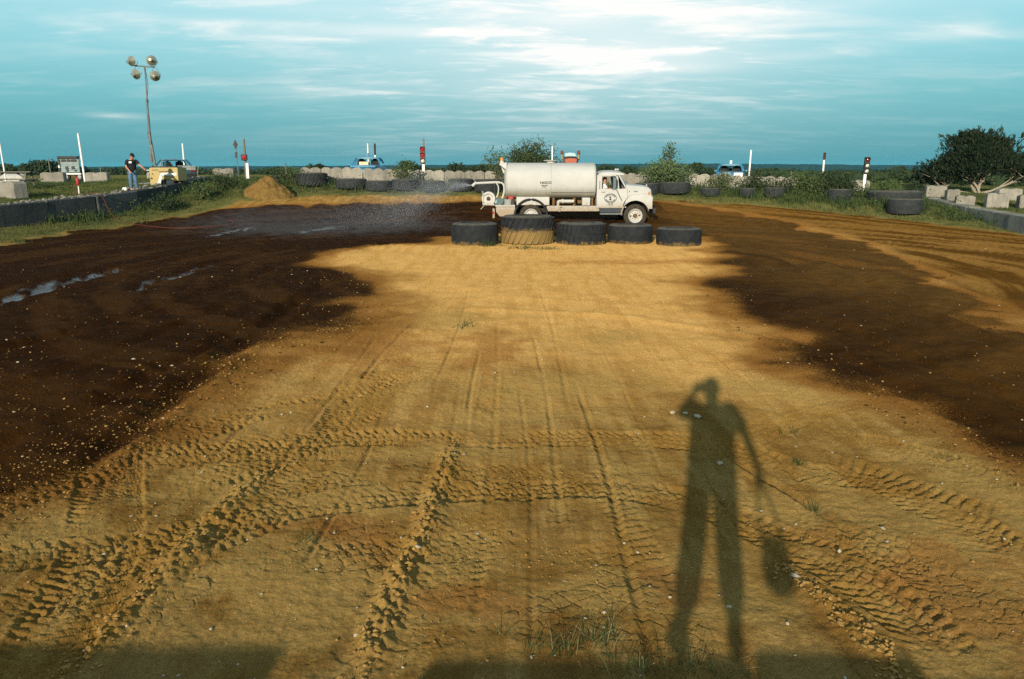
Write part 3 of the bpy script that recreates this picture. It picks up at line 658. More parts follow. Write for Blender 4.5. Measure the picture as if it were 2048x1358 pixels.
# ------------------------------------------------------------------ leaves, grass, trees
def leaf_mat(name, c1, c2, tr=.25):
    m = mat(name, c1, c2, 1.1, .75, fac=(.3, .7), spec=.15, translucent=tr); return m
M_LEAF = leaf_mat('broad_leaf', (.055, .085, .025), (.10, .13, .045))
M_LEAF_P = leaf_mat('pale_leaf', (.13, .17, .08), (.07, .11, .035))
M_LEAF_D = leaf_mat('dark_leaf', (.022, .038, .016), (.04, .06, .022), .12)
M_LEAF_D2 = leaf_mat('bush_leaf', (.036, .058, .020), (.07, .095, .035))
M_JUN = leaf_mat('juniper_foliage', (.010, .019, .009), (.020, .031, .012), .05)
M_GRASS = leaf_mat('grass', (.046, .066, .018), (.105, .098, .032), .22)
M_GRASS_D = leaf_mat('weed_green', (.030, .054, .017), (.062, .086, .026), .2)
M_DRYG = leaf_mat('dry_grass', (.24, .20, .09), (.14, .13, .05), .2)
M_BARK = mat('bark', (.13, .10, .075), (.07, .055, .04), 9, .9, bump=.4)
M_BARK_P = mat('pale_bark', (.34, .29, .22), (.22, .18, .13), 9, .9, bump=.4)
def quads_from(c, ax, nrm, ln, wd):
    """leaf faces: centre, direction, face normal, length, width -> diamond quads"""
    side = np.cross(ax, nrm); side /= np.linalg.norm(side, axis=1, keepdims=True) + 1e-9
    a = c - ax * ln[:, None] * .5; b = c + side * wd[:, None] * .5; d = c + ax * ln[:, None] * .5; e = c - side * wd[:, None] * .5
    V = np.stack([a, b, d, e], 1).reshape(-1, 3); F = np.arange(len(c) * 4).reshape(-1, 4); return V, F
def unit(v): return v / (np.linalg.norm(v, axis=-1, keepdims=True) + 1e-9)
def shrub(name, label, cat, loc, h, spread, stems, leaves, lsize, mleaf, seed, group=None, dense=0.0, lean=(0, 0), bark=None, low=.25):
    rg = np.random.default_rng(seed); t = thing(name, label, cat, loc, group=group)
    mb = MB(); C = []; A = []
    for k in range(stems):
        a = rg.uniform(0, 2 * math.pi); r = spread * math.sqrt(rg.uniform(.02, 1)); hh = h * rg.uniform(.6, 1.0) * (1 - .35 * (r / spread) ** 2)
        tip = np.array([math.cos(a) * r + lean[0], math.sin(a) * r + lean[1], hh]); p0 = np.array([rg.normal(0, .05), rg.normal(0, .05), -.05])
        mid = p0 * .4 + tip * .6 + np.array([-tip[0] * .25, -tip[1] * .25, .12 * hh]); P = smooth_path([p0, mid, tip], 5)
        r0 = .012 + .012 * h / 3; mb.tube(P, list(np.linspace(r0, .004, len(P))), 5)
        nl = int(leaves / stems)
        tt = low + (1 - low) * rg.random(nl) ** .8; idx = np.clip(tt * (len(P) - 1), 0, len(P) - 1.001); i0 = idx.astype(int); fr = (idx - i0)[:, None]
        c = P[i0] * (1 - fr) + P[i0 + 1] * fr; c = c + rg.normal(0, 1, (nl, 3)) * (lsize * 1.1 + dense * (1 - tt[:, None] * .8))
        C.append(c); A.append(unit(rg.normal(0, 1, (nl, 3)) + np.array([0, 0, .3])))
    C = np.vstack(C); C[:, 2] = np.maximum(C[:, 2], .03); A = np.vstack(A); n = len(C)
    V, F = quads_from(C, A, unit(rg.normal(0, 1, (n, 3)) + np.array([-.2, -.5, .4])), lsize * rg.uniform(.7, 1.4, n), lsize * .55 * rg.uniform(.7, 1.3, n))
    mb.build('trunk', bark or M_BARK, t); tri_mesh('crown', V, F, mleaf, parent=t); return t
def round_tree(name, label, loc, w, h, mleaf, seed, group, n=900, ls=.35, trunk=.25):
    """a far tree: trunk, limbs and a crown of leaf clumps"""
    rg = np.random.default_rng(seed); t = thing(name, label, 'tree', loc, group=group); mb = MB()
    mb.tube([(0, 0, -.3), (.02 * w, 0, h * .3), (0, 0, h * .75)], [.05 * h * .5, .035 * h * .5, .01 * h], 6)
    lob = []
    for k in range(9):
        a = rg.uniform(0, 6.28); e = rg.uniform(-.1, 1); c = np.array([math.cos(a) * w * .30 * (1 - .4 * max(e, 0)), math.sin(a) * w * .30 * (1 - .4 * max(e, 0)), h * (trunk + (.92 - trunk) * (.35 + .5 * e * .9))])
        lob.append((c, rg.uniform(.17, .26) * w)); mb.tube([(0, 0, h * trunk * .8), tuple(c * np.array([.5, .5, .8])), tuple(c)], [.02 * h * .5, .012 * h * .5, .004 * h], 4)
    C = []
    for c, r in lob:
        d = unit(rg.normal(0, 1, (n // 9, 3))); C.append(c + d * (r * rg.random((n // 9, 1)) ** .45) * np.array([1, 1, .85]))
    C = np.vstack(C); m = len(C)
    V, F = quads_from(C, unit(rg.normal(0, 1, (m, 3))), unit(rg.normal(0, 1, (m, 3)) + np.array([0, -.4, .5])), ls * rg.uniform(.6, 1.3, m), ls * .8 * rg.uniform(.6, 1.3, m))
    mb.build('trunk', M_BARK, t); tri_mesh('crown', V, F, mleaf, parent=t); return t
def blades(name, x, y, h, w, mtl, label, seed, lean=.35, kind='stuff', zoff=0.0, parent=None, z=None):
    rg = np.random.default_rng(seed); n = len(x); z = (base_h(x, y) if z is None else z) + zoff - .02
    hh = h * rg.uniform(.5, 1.25, n); a = rg.uniform(0, 6.28, n); l = lean * rg.uniform(.2, 1.4, n) * hh; b = rg.uniform(0, 6.28, n)
    sx = np.cos(a) * w / 2; sy = np.sin(a) * w / 2; lx = np.cos(b) * l; ly = np.sin(b) * l
    P = np.stack([np.stack([x - sx, y - sy, z], 1), np.stack([x + sx, y + sy, z], 1),
                  np.stack([x + sx * .7 + lx * .4, y + sy * .7 + ly * .4, z + hh * .6], 1), np.stack([x - sx * .7 + lx * .4, y - sy * .7 + ly * .4, z + hh * .6], 1),
                  np.stack([x + lx, y + ly, z + hh * .97], 1)], 1).reshape(-1, 3)
    k = np.arange(n)[:, None] * 5
    T = np.vstack([k + np.array([[0, 1, 2]]), k + np.array([[0, 2, 3]]), k + np.array([[3, 2, 4]])])
    o = tri_mesh(name, P, T, mtl, kind, parent=parent); 
    if label: o['label'] = label
    return o
def scatter(n, x0, x1, y0, y1, keep, seed):
    rg = np.random.default_rng(seed); x = rg.uniform(x0, x1, n); y = rg.uniform(y0, y1, n); k = keep(x, y) > rg.random(n); return x[k], y[k]
def bank(x, y):
    s, _ = rim_s(x, y); lx = np.interp(y, LW_Y, LW_X); rx = np.interp(y, RW_Y, RW_X)
    front = (x > lx + .35) & ((x < rx - .35) | (y > 44))
    return np.where(front, sstep(-.35, .6, s + .8 * fbm(x * .6, y * .6, 3, 2)), 0) * (y > 18) * (.35 + .65 * sstep(-.3, .3, fbm(x * 1.3, y * 1.3, 9, 2)))
def field(x, y):
    s, _ = rim_s(x, y); lx = np.interp(y, LW_Y, LW_X); rx = np.interp(y, RW_Y, RW_X)
    return ((x < lx - .3) | ((x > rx + .6) & (y < 46)) | (s > 5.5)) * 1.0
x, y = scatter(150000, -24, 26, 20, 50, bank, 1)
blades('grass', x, y, .16, .022, M_GRASS, 'low yellow green grass along the edge of the dirt', 2, .5)
x, y = scatter(420000, -48, 52, 26, 92, lambda x, y: field(x, y) * sstep(100, 34, np.hypot(x, y)) * (np.abs(x) < y * .72 + 2), 3)
blades('grass', x, y, .13, .03, M_GRASS_D, 'mown green grass of the raised fields', 4, .5)
# rough weeds on the banks: in front of the left wall, round the far tyres, by the right tyres
def weedy(x, y):
    s, _ = rim_s(x, y); lx = np.interp(y, LW_Y, LW_X); d = x - lx
    a = (d > .3) * sstep(2.3, .6, d) * (y > 33.5) * (y < 50)
    b = sstep(.7, 1.8, s) * sstep(4.6, 3.2, s) * (y > 39) * (.45 + .5 * (x > 9.5))
    c = sstep(.8, 2.0, s) * (x > 13) * (y > 33) * (y < 47) * (x < np.interp(y, RW_Y, RW_X) - .4) * .9
    return np.clip(np.maximum(np.maximum(a, b), c), 0, 1) * sstep(-.35, .35, fbm(x * .8, y * .8, 19, 3) + .1)
x, y = scatter(120000, -22, 25, 31, 50, weedy, 5)
blades('weeds', x, y, .52 * (0.55 + .45 * sstep(-.4, .5, fbm(x * .5, y * .5, 29, 2))), .035, M_GRASS_D, 'rank green weeds on the banks below the walls and round the tyres', 6, .55)
x, y = scatter(26000, -22, 25, 31, 50, weedy, 7)
rg = np.random.default_rng(8); n = len(x); C = np.stack([x, y, base_h(x, y) + .05 + .55 * rg.random(n) ** 1.5], 1)
V, F = quads_from(C, unit(rg.normal(0, 1, (n, 3)) + np.array([0, 0, .4])), unit(rg.normal(0, 1, (n, 3)) + np.array([-.1, -.6, .4])), rg.uniform(.06, .15, n), rg.uniform(.04, .08, n))
o = tri_mesh('weeds', V, F, M_LEAF, 'stuff'); o['label'] = 'broad leaved weeds growing on the banks among the tyres'

# juniper on the right: pale forked trunk, spreading dark crown of upright spiky sprays
def juniper(loc, w, h, seed):
    rg = np.random.default_rng(seed); t = thing('juniper_tree', 'wide dark evergreen with pale forked trunk on the grass field', 'tree', loc); mb = MB()
    limbs = []
    def limb(p, d, L, r, lev):
        P = [np.array(p, float)]
        for k in range(5):
            d = unit(d + rg.normal(0, .16, 3) + np.array([0, 0, .05])); P.append(P[-1] + d * L / 5)
        if lev < 3: mb.tube(P, list(np.linspace(r, r * .45, 6)), 6 if lev < 2 else 4)
        limbs.append((np.array(P), lev))
        if lev < 3:
            for k in range(5 if lev else 7):
                q = P[rg.integers(2, 6)]; a = rg.uniform(0, 6.28)
                limb(q, unit(d * .55 + np.array([math.cos(a), math.sin(a), rg.uniform(.0, .9)])), L * rg.uniform(.5, .72), r * .5, lev + 1)
    for dx, dz in ((-.35, 1), (.4, 1), (-1.7, .55), (1.7, .6), (.1, .8), (-1.0, .8), (1.1, .9)):
        limb((rg.normal(0, .08), rg.normal(0, .1), -.1), np.array([dx, rg.normal(0, .25), dz]), h * .52, .10, 0)
    mb.build('trunk', M_BARK_P, t)
    P = np.vstack([p[2:] for p, l in limbs if l >= 1]); k = rg.integers(0, len(P), 5200); c = P[k] + rg.normal(0, .28, (5200, 3)) * np.array([1, 1, .7])
    e = (c[:, 0] / (w / 2)) ** 2 + (c[:, 1] / (w * .45)) ** 2 + ((c[:, 2] - h * .40) / (h * .56)) ** 2
    c = c[(e < 1.0 + .25 * np.sin(c[:, 0] * 3.1) * np.cos(c[:, 2] * 2.7 + c[:, 0])) & (c[:, 2] > h * .14)]
    out = []; ax = []
    for s_ in range(7):
        d = unit(c * np.array([.30, .25, .10]) + rg.normal(0, .45, c.shape) + np.array([0, 0, .75])); out.append(c + d * .10 + rg.normal(0, .07, c.shape)); ax.append(d)
    C = np.vstack(out); A = np.vstack(ax); n = len(C)
    V, F = quads_from(C, A, unit(rg.normal(0, 1, (n, 3))), rg.uniform(.16, .42, n), rg.uniform(.05, .10, n))
    tri_mesh('crown', V, F, M_JUN, parent=t)
    return t
juniper(foot(1952, 56, 378), 9.6, 4.5, 3)

shrub('leafy_bush', 'tall round leafy bush standing behind the tanker tank', 'bush', foot(1066, 45.2), 2.95, 1.65, 70, 8200, .115, M_LEAF_D2, 5, dense=.20)
shrub('leafy_bush', 'sparse leafy bush with bare upper sprays beside the tanker rear', 'bush', foot(1000, 45.6), 2.75, .95, 12, 620, .13, M_LEAF, 6, dense=.07, lean=(-.35, 0))
shrub('leafy_bush', 'leafy bush with pale lower leaves in front of the tanker hood', 'bush', foot(1332, 45.2), 1.75, 1.6, 44, 4200, .13, M_LEAF_P, 7, dense=.18)
shrub('sapling', 'thin upright sapling with leafy tips rising over the pale bush', 'bush', foot(1334, 45.7), 2.85, .75, 9, 420, .15, M_LEAF, 8, low=.3, dense=.04)
shrub('leafy_bush', 'small weedy bush against the block wall beside the traffic light', 'bush', foot(808, 46.0), 1.5, .75, 22, 900, .12, M_LEAF, 9, dense=.10)
shrub('sapling', 'single bent sprig leaning out of the weedy bush by the wall', 'bush', foot(795, 46.2), 1.9, .35, 2, 26, .10, M_LEAF_D, 19, lean=(-.35, 0))
WN = ['against the far wall ahead of the tanker', 'below the blue car with white patches', 'beside the white pole at the wall end', 'over the buried tyre past the wall end', 'thick and tallest on the right bank', 'between the wall end and the dark signal', 'under the dark traffic signal', 'behind the broad grey tyre',
      'below the light tower', 'below the wrecked dark car', 'by the dirt pile at the low wall', 'round the leaning fence post', 'against the tall lugged far tyre']
for k, (px, Y, h, sp, n) in enumerate([(1445, 44.4, 1.0, .9, 900), (1500, 44.0, 1.15, 1.0, 1100), (1560, 43.4, .9, .8, 700), (1610, 43.0, 1.25, 1.1, 1500), (1660, 42.8, 1.3, 1.1, 1500), (1700, 42.6, 1.1, 1.0, 1200), (1765, 42.4, 1.2, 1.1, 1300), (1830, 44, .9, .9, 800), (330, 38.4, .8, .7, 700), (400, 41, .8, .7, 700), (440, 43, .7, .7, 600), (560, 45.6, .8, .6, 500), (585, 46, .9, .6, 500)]):
    shrub('weed_clump', 'dark leafy weed clump ' + WN[k], 'bush', foot(px, Y), h, sp, 16, n, .11, M_LEAF_D if k % 3 else M_LEAF, 40 + k, None, dense=.18)
# trees standing off beyond the field
for k, (px, py, Y, w, lab) in enumerate([(815, 322, 110, 3.6, 'dark round tree beyond the block wall beside the maroon signal'), (838, 331, 112, 2.4, 'lower tree tucked behind the maroon signal post'), (632, 328, 95, 2.6, 'low dark bush topping the left end of the block wall'),
        (652, 331, 98, 1.8, 'small dark bush just past the wall end bush'), (912, 328, 120, 3.2, 'round dark tree beyond the wall above the water spray'), (946, 335, 112, 2.4, 'low dark bush between two taller trees behind the wall'), (970, 331, 105, 2.6, 'dark tree behind the wall next to the tanker spray boom'),
        (1386, 326, 130, 4.2, 'dark round tree standing past the pale leaved bush'), (1422, 338, 140, 3, 'low dark scrub tree beside the round tree on the right'), (1795, 330, 190, 5.0, 'lone round tree far off by the dark signal'), (1262, 336, 110, 3.5, 'dark tree top showing above the tanker bonnet'), (1215, 332, 118, 3.4, 'dark tree top just above the tanker cab roof')]):
    p = foot(px, Y); round_tree('field_tree', lab, p, w, at(px, py, Y).z - p.z, M_LEAF_D, 70 + k, None, 800, .30)
for k, (px, py, Y, w) in enumerate([(-12, 340, 150, 8), (14, 337, 150, 7), (38, 333, 150, 6), (60, 325, 145, 5.5), (78, 329, 140, 5), (96, 320, 140, 5), (114, 327, 150, 5.5), (136, 333, 155, 6), (160, 338, 160, 6)]):
    p = foot(px, Y); round_tree('woodland_tree', 'dark tree in the wood behind the left field', p, w, at(px, py, Y).z - p.z, M_LEAF_D, 90 + k, 'trees of the left wood', 1300, .5, .05)
# scrub hedge line at the far edge of the fields
def hedge(x0, x1, Y, h, seed, n):
    rg = np.random.default_rng(seed); x = rg.uniform(x0, x1, n); y = Y + rg.normal(0, 5, n); b = base_h(x, y)
    z = b + h * rg.random(n) ** .8 * (.55 + .6 * np.clip(fbm(x * .09, x * 0, seed, 4) + .4, 0, 1.3))
    V, F = quads_from(np.stack([x, y, z], 1), unit(rg.normal(0, 1, (n, 3))), unit(rg.normal(0, 1, (n, 3)) + np.array([0, -.6, .4])), rg.uniform(.4, .9, n), rg.uniform(.3, .7, n))
    o = tri_mesh('scrub', V, F, M_LEAF_D, 'stuff'); o['label'] = 'far line of dark scrub at the edge of the fields'
hedge(-130, -20, 175, 1.5, 3, 9000); hedge(-25, 60, 160, 1.2, 4, 5000); hedge(40, 150, 200, 1.9, 5, 9000); hedge(22, 70, 82, .9, 6, 6000)

# ------------------------------------------------------------------ concrete blocks and walls
def block_mesh(L, W, H, seed, humps=2):
    rg = random.Random(seed); top = []
    n = 8 * humps
    for k in range(n + 1):
        t = k / n; top.append((-L / 2 + L * t, H - (.09 * H * (abs(math.cos(math.pi * humps * t)) ** 6)) - rg.uniform(0, .02)))
    prof = [(-L / 2, 0), (L / 2, 0)] + top[::-1]
    me = MB().prism(prof, -W / 2, W / 2).mesh('block')
    me.materials.append(M_CONC)
    return me
BM = [block_mesh(1.2, .62, .75, s, 2) for s in range(4)] + [block_mesh(.66, .62, .75, 9, 1)]
BMD = [m.copy() for m in BM]
for m in BMD: m.materials.clear(); m.materials.append(M_CONC_D)
def block(label, px, Y, rz, sc=1.0, L=1.2, group=None, k=0, mesh=None, name='concrete_block'):
    p = foot(px, Y); o = bpy.data.objects.new(name, mesh or BM[k % 4]); COL.objects.link(o); bevel(o, .035)
    o.location = (p.x, p.y, p.z - .03); o.rotation_euler = (random.uniform(-.02, .02), random.uniform(-.03, .03), rz); o.scale = (sc * L / 1.2, sc, sc)
    return tag(o, label, 'concrete block', group)
# loose blocks on the fields
block('weathered concrete block beside the picnic table', 22, 35.6, R(-28), 1.0, 1.3)
block('pale concrete block in front of the scoreboard trailer', 108, 58, R(8), 1.0, 1.55)
block('pale concrete block at the foot of the tall leaning white pole', 196, 57, R(6), 1.0, 1.5)
block('concrete block behind the man in the black shirt', 322, 54.5, R(4), 1.0, 1.6)
block('small concrete block beside the front of the wrecked dark car', 382, 52.8, R(2), .8, .8)
block('concrete block behind the long left wall near the red signal', 450, 51.5, R(5), .95, 1.35)
block('single concrete block standing on the grass beyond the right wall', 1908, 41.0, R(-12), .8, .75, k=1)
block('concrete block close behind the right wall with a shaded end', 1934, 38.9, R(-20), .82, 1.0, k=2)
block('concrete block by the right wall in front of another block', 1998, 37.7, R(-18), .92, 1.0, k=3)
block('concrete block lying farther back on the right field', 2020, 41.0, R(-3), .85, 1.35, k=0)
block('pale concrete block at the end of the right wall', 1872, 43.2, R(-8), .85, 1.2, k=1)
block('small pale concrete block behind the paired tyres', 1836, 44.5, R(-4), .75, .8, k=2)
block('concrete block at the outer end of the right wall', 2062, 37.2, R(-15), .85, 1.0, k=3)
for k, px in enumerate((1706, 1722)):
    block('pale concrete block by the post of the dark traffic signal', px, 50.5, R(3 * k), 1.0, .9, 'blocks at the dark signal', k)
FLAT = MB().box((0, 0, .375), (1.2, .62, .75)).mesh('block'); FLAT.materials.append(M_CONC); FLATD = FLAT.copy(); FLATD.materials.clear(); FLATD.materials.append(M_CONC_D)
def wall(name, label, pts, seed, meshes, L, W, step_h):
    """retaining wall: blocks set end to end along a line; pts = (x, y, z_top, z_base)"""
    rg = random.Random(seed); P = np.array(pts, float); seg = np.hypot(np.diff(P[:, 0]), np.diff(P[:, 1])); S = np.concatenate([[0], np.cumsum(seg)])
    t = thing(name, label, 'wall', tuple(P[0, :2]) + (P[0, 3],)); n = max(1, round(S[-1] / L)); d = S[-1] / n
    for k in range(n):
        q = [np.interp((k + u) * d, S, P[:, i]) for u in (0, .5, 1) for i in range(4)]; a, m, b = q[:4], q[4:8], q[8:]
        me = meshes[rg.randrange(4)]; o = bpy.data.objects.new('block', me); COL.objects.link(o); o.parent = t; bevel(o, .02)
        zt = m[2] + rg.uniform(-.012, .012); zb = m[3] - .25; rz = math.atan2(b[1] - a[1], b[0] - a[0])
        o.location = (m[0] - P[0, 0] + rg.uniform(-.02, .02), m[1] - P[0, 1], zb - P[0, 3]); o.scale = ((math.hypot(b[0] - a[0], b[1] - a[1]) - .02) / 1.2, W / .62, (zt - zb) / .75)
        o.rotation_euler = (rg.uniform(-.012, .012), -math.atan2(b[2] - a[2], d) * .9, rz + rg.uniform(-.006, .006))
    return t
ys = np.array([20, 24, 27, 30, 32, 35, 38, 42, 46]); lw = [(float(np.interp(q, LW_Y, LW_X)) + .28, float(q), float(np.interp(q, LW_Y, LW_Z)), max(0, hz(float(np.interp(q, LW_Y, LW_X)) + .8, q) - .0)) for q in ys]
wall('retaining_wall', 'long dark stained concrete block wall holding up the left field', lw, 1, [FLATD] * 4, 2.6, .6, 0)
ys = np.array([46.3, 49, 52]); lw = [(float(np.interp(q, LW_Y, LW_X)) + .28, float(q), float(np.interp(q, LW_Y, LW_Z)) - .05, hz(float(np.interp(q, LW_Y, LW_X)) + .9, q)) for q in ys]
wall('retaining_wall', 'short low dark block wall behind the dirt pile', lw, 2, [FLATD] * 4, 1.5, .6, 0)
ys = np.array([20, 26, 29, 32, 37, 43.5]); rw = [(float(np.interp(q, RW_Y, RW_X)) - .25, float(q), float(np.interp(q, RW_Y, RW_Z)), max(0, hz(float(np.interp(q, RW_Y, RW_X)) - .8, q))) for q in ys]
wall('retaining_wall', 'low grey concrete block wall below the right field', rw, 3, [FLAT] * 4, 1.55, .66, 0)
fw = []
for px, Y, pt in ((598, 47.0, 334), (700, 47.8, 334), (800, 48.2, 338), (940, 48.4, 341), (1100, 48.3, 342), (1240, 48.0, 345), (1400, 47.2, 347), (1500, 46.6, 351), (1595, 46.0, 353)):
    p = at(px, pt, Y); fw.append((p.x, Y, p.z, hz(p.x, Y)))
wall('block_wall', 'long pale wall of set concrete blocks behind the far tyres', fw, 4, BM, 1.22, .62, 0)
# crumbled rock along the top of the left wall
def rocks(name, pts, r, mtl, label, seed, squash=.7):
    rg = np.random.default_rng(seed); n = len(pts)
    base = np.array([[1, 0, 0], [-1, 0, 0], [0, 1, 0], [0, -1, 0], [0, 0, 1], [0, 0, -1], [.6, .6, .5], [-.6, .6, .45], [-.6, -.6, .5], [.6, -.6, .4]], float)
    T = np.array([[4, 6, 7], [4, 7, 8], [4, 8, 9], [4, 9, 6], [6, 0, 2], [6, 2, 7], [7, 2, 1], [7, 1, 8], [8, 1, 3], [8, 3, 9], [9, 3, 0], [9, 0, 6], [5, 2, 0], [5, 1, 2], [5, 3, 1], [5, 0, 3]][:16])
    a = rg.uniform(0, 6.28, n); ca, sa = np.cos(a), np.sin(a); S = r[:, None] * rg.uniform(.6, 1.3, (n, 3)); S[:, 2] *= squash
    V = base[None] * (1 + rg.uniform(-.22, .22, (n, 10, 1))) * S[:, None, :]
    V = np.stack([V[..., 0] * ca[:, None] - V[..., 1] * sa[:, None], V[..., 0] * sa[:, None] + V[..., 1] * ca[:, None], V[..., 2]], -1) + np.asarray(pts)[:, None, :]
    F = (np.arange(n)[:, None, None] * 10 + T[None]).reshape(-1, 3)
    o = tri_mesh(name, V.reshape(-1, 3), F, mtl, 'stuff'); o['label'] = label; return o
rg = np.random.default_rng(5); yy = rg.uniform(26, 46, 420); xx = np.interp(yy, LW_Y, LW_X) + rg.normal(-.15, .3, 420); zz = np.interp(yy, LW_Y, LW_Z) - .02
rocks('rubble', np.stack([xx, yy, zz], 1), rg.uniform(.03, .12, 420), M_CONC, 'broken stone lying along the top of the left wall', 3)

# ------------------------------------------------------------------ the air
def haze():
    o = MB().box((0, 0, -4), (8400, 8400, 60)).build('haze', None); o['kind'] = 'stuff'
    m = bpy.data.materials.new('haze'); m.use_nodes = True; N = m.node_tree.nodes; N.remove(N['Principled BSDF'])
    v = N.new('ShaderNodeVolumePrincipled'); v.inputs['Density'].default_value = HAZE; v.inputs['Color'].default_value = (.22, .74, 1.0, 1); v.inputs['Anisotropy'].default_value = .0
    m.node_tree.links.new(v.outputs[0], N['Material Output'].inputs['Volume']); o.data.materials.append(m)
HAZE = .00007
haze()
# ------------------------------------------------------------------ earthmover tyres
def tyre_mat(name, dirt, c=(.010, .011, .012)):
    m = bpy.data.materials.new(name); m.use_nodes = True; k = mixer(m); N, Lk = k.N, k.L; b = N['Principled BSDF']
    geo = N.new('ShaderNodeNewGeometry'); tc = N.new('ShaderNodeTexCoord'); oi = N.new('ShaderNodeObjectInfo'); sp = N.new('ShaderNodeSeparateXYZ'); Lk.new(geo.outputs['Position'], sp.inputs[0])
    p = geo.outputs['Position']; n1 = k.noise(p, 5, 6, .65); n2 = k.noise(p, 24, 6, .7)
    c0 = k.mixc(k.rng(n1, .35, .7), c, tuple(q * 2.3 for q in c))
    c0 = k.mixc(k.rng(n2, .58, .78, 0, .35), c0, (.06, .055, .042))
    hgt = k.val('ADD', sp.outputs['Z'], k.val('MULTIPLY', k.val('SUBTRACT', n1, .5), .5))
    c0 = k.mixc(k.rng(hgt, dirt - .16, dirt, .92, 0), c0, (.235, .150, .048))
    sn = N.new('ShaderNodeSeparateXYZ'); Lk.new(geo.outputs['Normal'], sn.inputs[0])      # dust settled on the upper sidewall
    c0 = k.mixc(k.val('MULTIPLY', k.rng(sn.outputs['Z'], .45, .9), k.rng(n1, .3, .6, .45, .9)), c0, (.115, .10, .072))
    Lk.new(c0, b.inputs['Base Color']); b.inputs['Roughness'].default_value = .85; b.inputs['Specular IOR Level'].default_value = .25
    bp = N.new('ShaderNodeBump'); bp.inputs['Strength'].default_value = .5; bp.inputs['Distance'].default_value = .02; Lk.new(n2, bp.inputs['Height']); Lk.new(bp.outputs[0], b.inputs['Normal'])
    return m
M_TYRE = tyre_mat('muddy_rubber', .12); M_TYRE_MUD = tyre_mat('caked_rubber', .55); M_TYRE_FAR = tyre_mat('dusty_rubber', -5, (.016, .018, .018))
def big_tyre(label, loc, Rr, H, style, mtl, group=None, seed=0, lugs=True, tilt=(0, 0)):
    t = thing('earthmover_tyre', label, 'tyre', loc, seed * 1.7, group); t.rotation_euler = (tilt[0], tilt[1], seed * 1.7)
    lugs = lugs and style != 'slick'
    bead = Rr * .52; s = .05 * H; tr = Rr * (.965 if lugs else 1.0)
    prof = [(bead, H * .30), (bead * 1.02, H * .80), (bead * 1.10, H * .93), (Rr * .72, H * .995), (Rr * .86, H * .985), (tr * .955, H * .93), (tr * .992, H * .82), (tr, H * .5),
            (tr * .992, H * .18), (tr * .955, H * .07), (Rr * .86, H * .012), (Rr * .72, 0), (bead * 1.1, H * .06), (bead * 1.02, H * .2)]
    MB().lathe(prof, 56, close=True).build('carcass', mtl, t, smooth=40)
    MB().lathe([(bead * 1.12, H * .955), (bead * 1.16, H * 1.0), (bead * 1.22, H * .985)], 48).build('bead_rim', mtl, t, smooth=40)
    if lugs:
        n = {'chevron': 26, 'block': 30, 'slick': 36}[style]; d = Rr * .040
        for row in range(2):
            z0, z1 = (H * .07, H * .47) if row == 0 else (H * .53, H * .93)
            sl = {'chevron': .55, 'block': .18, 'slick': 0.0}[style] * (1 if row == 0 else 1)
            wa = {'chevron': .62, 'block': .6, 'slick': .88}[style] * 2 * math.pi / n
            v = []
            for zi, zt in enumerate((0, .5, 1)):
                zz = z0 + (z1 - z0) * zt; off = sl * (zt - .5) * (z1 - z0) / Rr
                for aa in (-wa / 2, wa / 2):
                    for rr in (tr * .97, tr + d * (.85 if style == 'slick' else 1)):
                        v.append((rr * math.cos(aa + off), rr * math.sin(aa + off), zz))
            f = []
            for zi in range(2):
                b = zi * 4; f += [(b, b + 1, b + 5, b + 4), (b + 2, b + 6, b + 7, b + 3), (b + 1, b + 3, b + 7, b + 5), (b, b + 4, b + 6, b + 2)]
            f += [(0, 2, 3, 1), (8, 9, 11, 10)]
            me = MB().add(v, f).mesh('tread_lug'); me.materials.append(mtl)
            for k in range(n):
                o = link_mesh('tread_lug', me, parent=t, rot=(0, 0, 2 * math.pi * (k + (.5 if row else 0)) / n))
    return t
def tyre_at(label, x0, x1, ytop, ybot, style, mtl, seed, lugs=True, group=None, Y=None, tilt=(0, 0), sink=.04):
    """a tyre lying flat between two photo columns"""
    if Y is None: Y = G((x0 + x1) / 2, ybot)[1]
    a, b = at(x0, ybot, Y), at(x1, ybot, Y); Rr = (b.x - a.x) / 2; yc = Y + Rr
    c = at((x0 + x1) / 2, ybot, yc); Rr *= yc / Y * .5 + .5; z = hz(c.x, yc)
    top = at((x0 + x1) / 2, ytop, yc - Rr * .4).z
    return big_tyre(label, (c.x, yc, z - sink), Rr, max(.3, top - z + sink), style, mtl, group, seed, lugs, tilt)
tyre_at('worn smooth black tyre at the left end of the infield tyre row', 902, 998, 446, 492, 'slick', M_TYRE, 1)
tyre_at('tallest infield tyre with deep lugs and yellow mud on its lower half', 1001, 1109, 431, 490, 'chevron', M_TYRE_MUD, 2)
tyre_at('dusty lugged tyre beside the tallest one in the infield row', 1112, 1212, 445, 491, 'block', M_TYRE, 3)
tyre_at('plain black infield tyre standing below the tanker door', 1214, 1305, 449, 489, 'slick', M_TYRE, 4)
tyre_at('lowest black tyre at the right end of the infield row', 1311, 1402, 456, 493, 'slick', M_TYRE, 5)
FG = 'tyres lined along the far bank'
tyre_at('tall lugged grey tyre on the far bank by the dirt pile', 594, 656, 345, 377, 'chevron', M_TYRE_FAR, 6, Y=45.0)
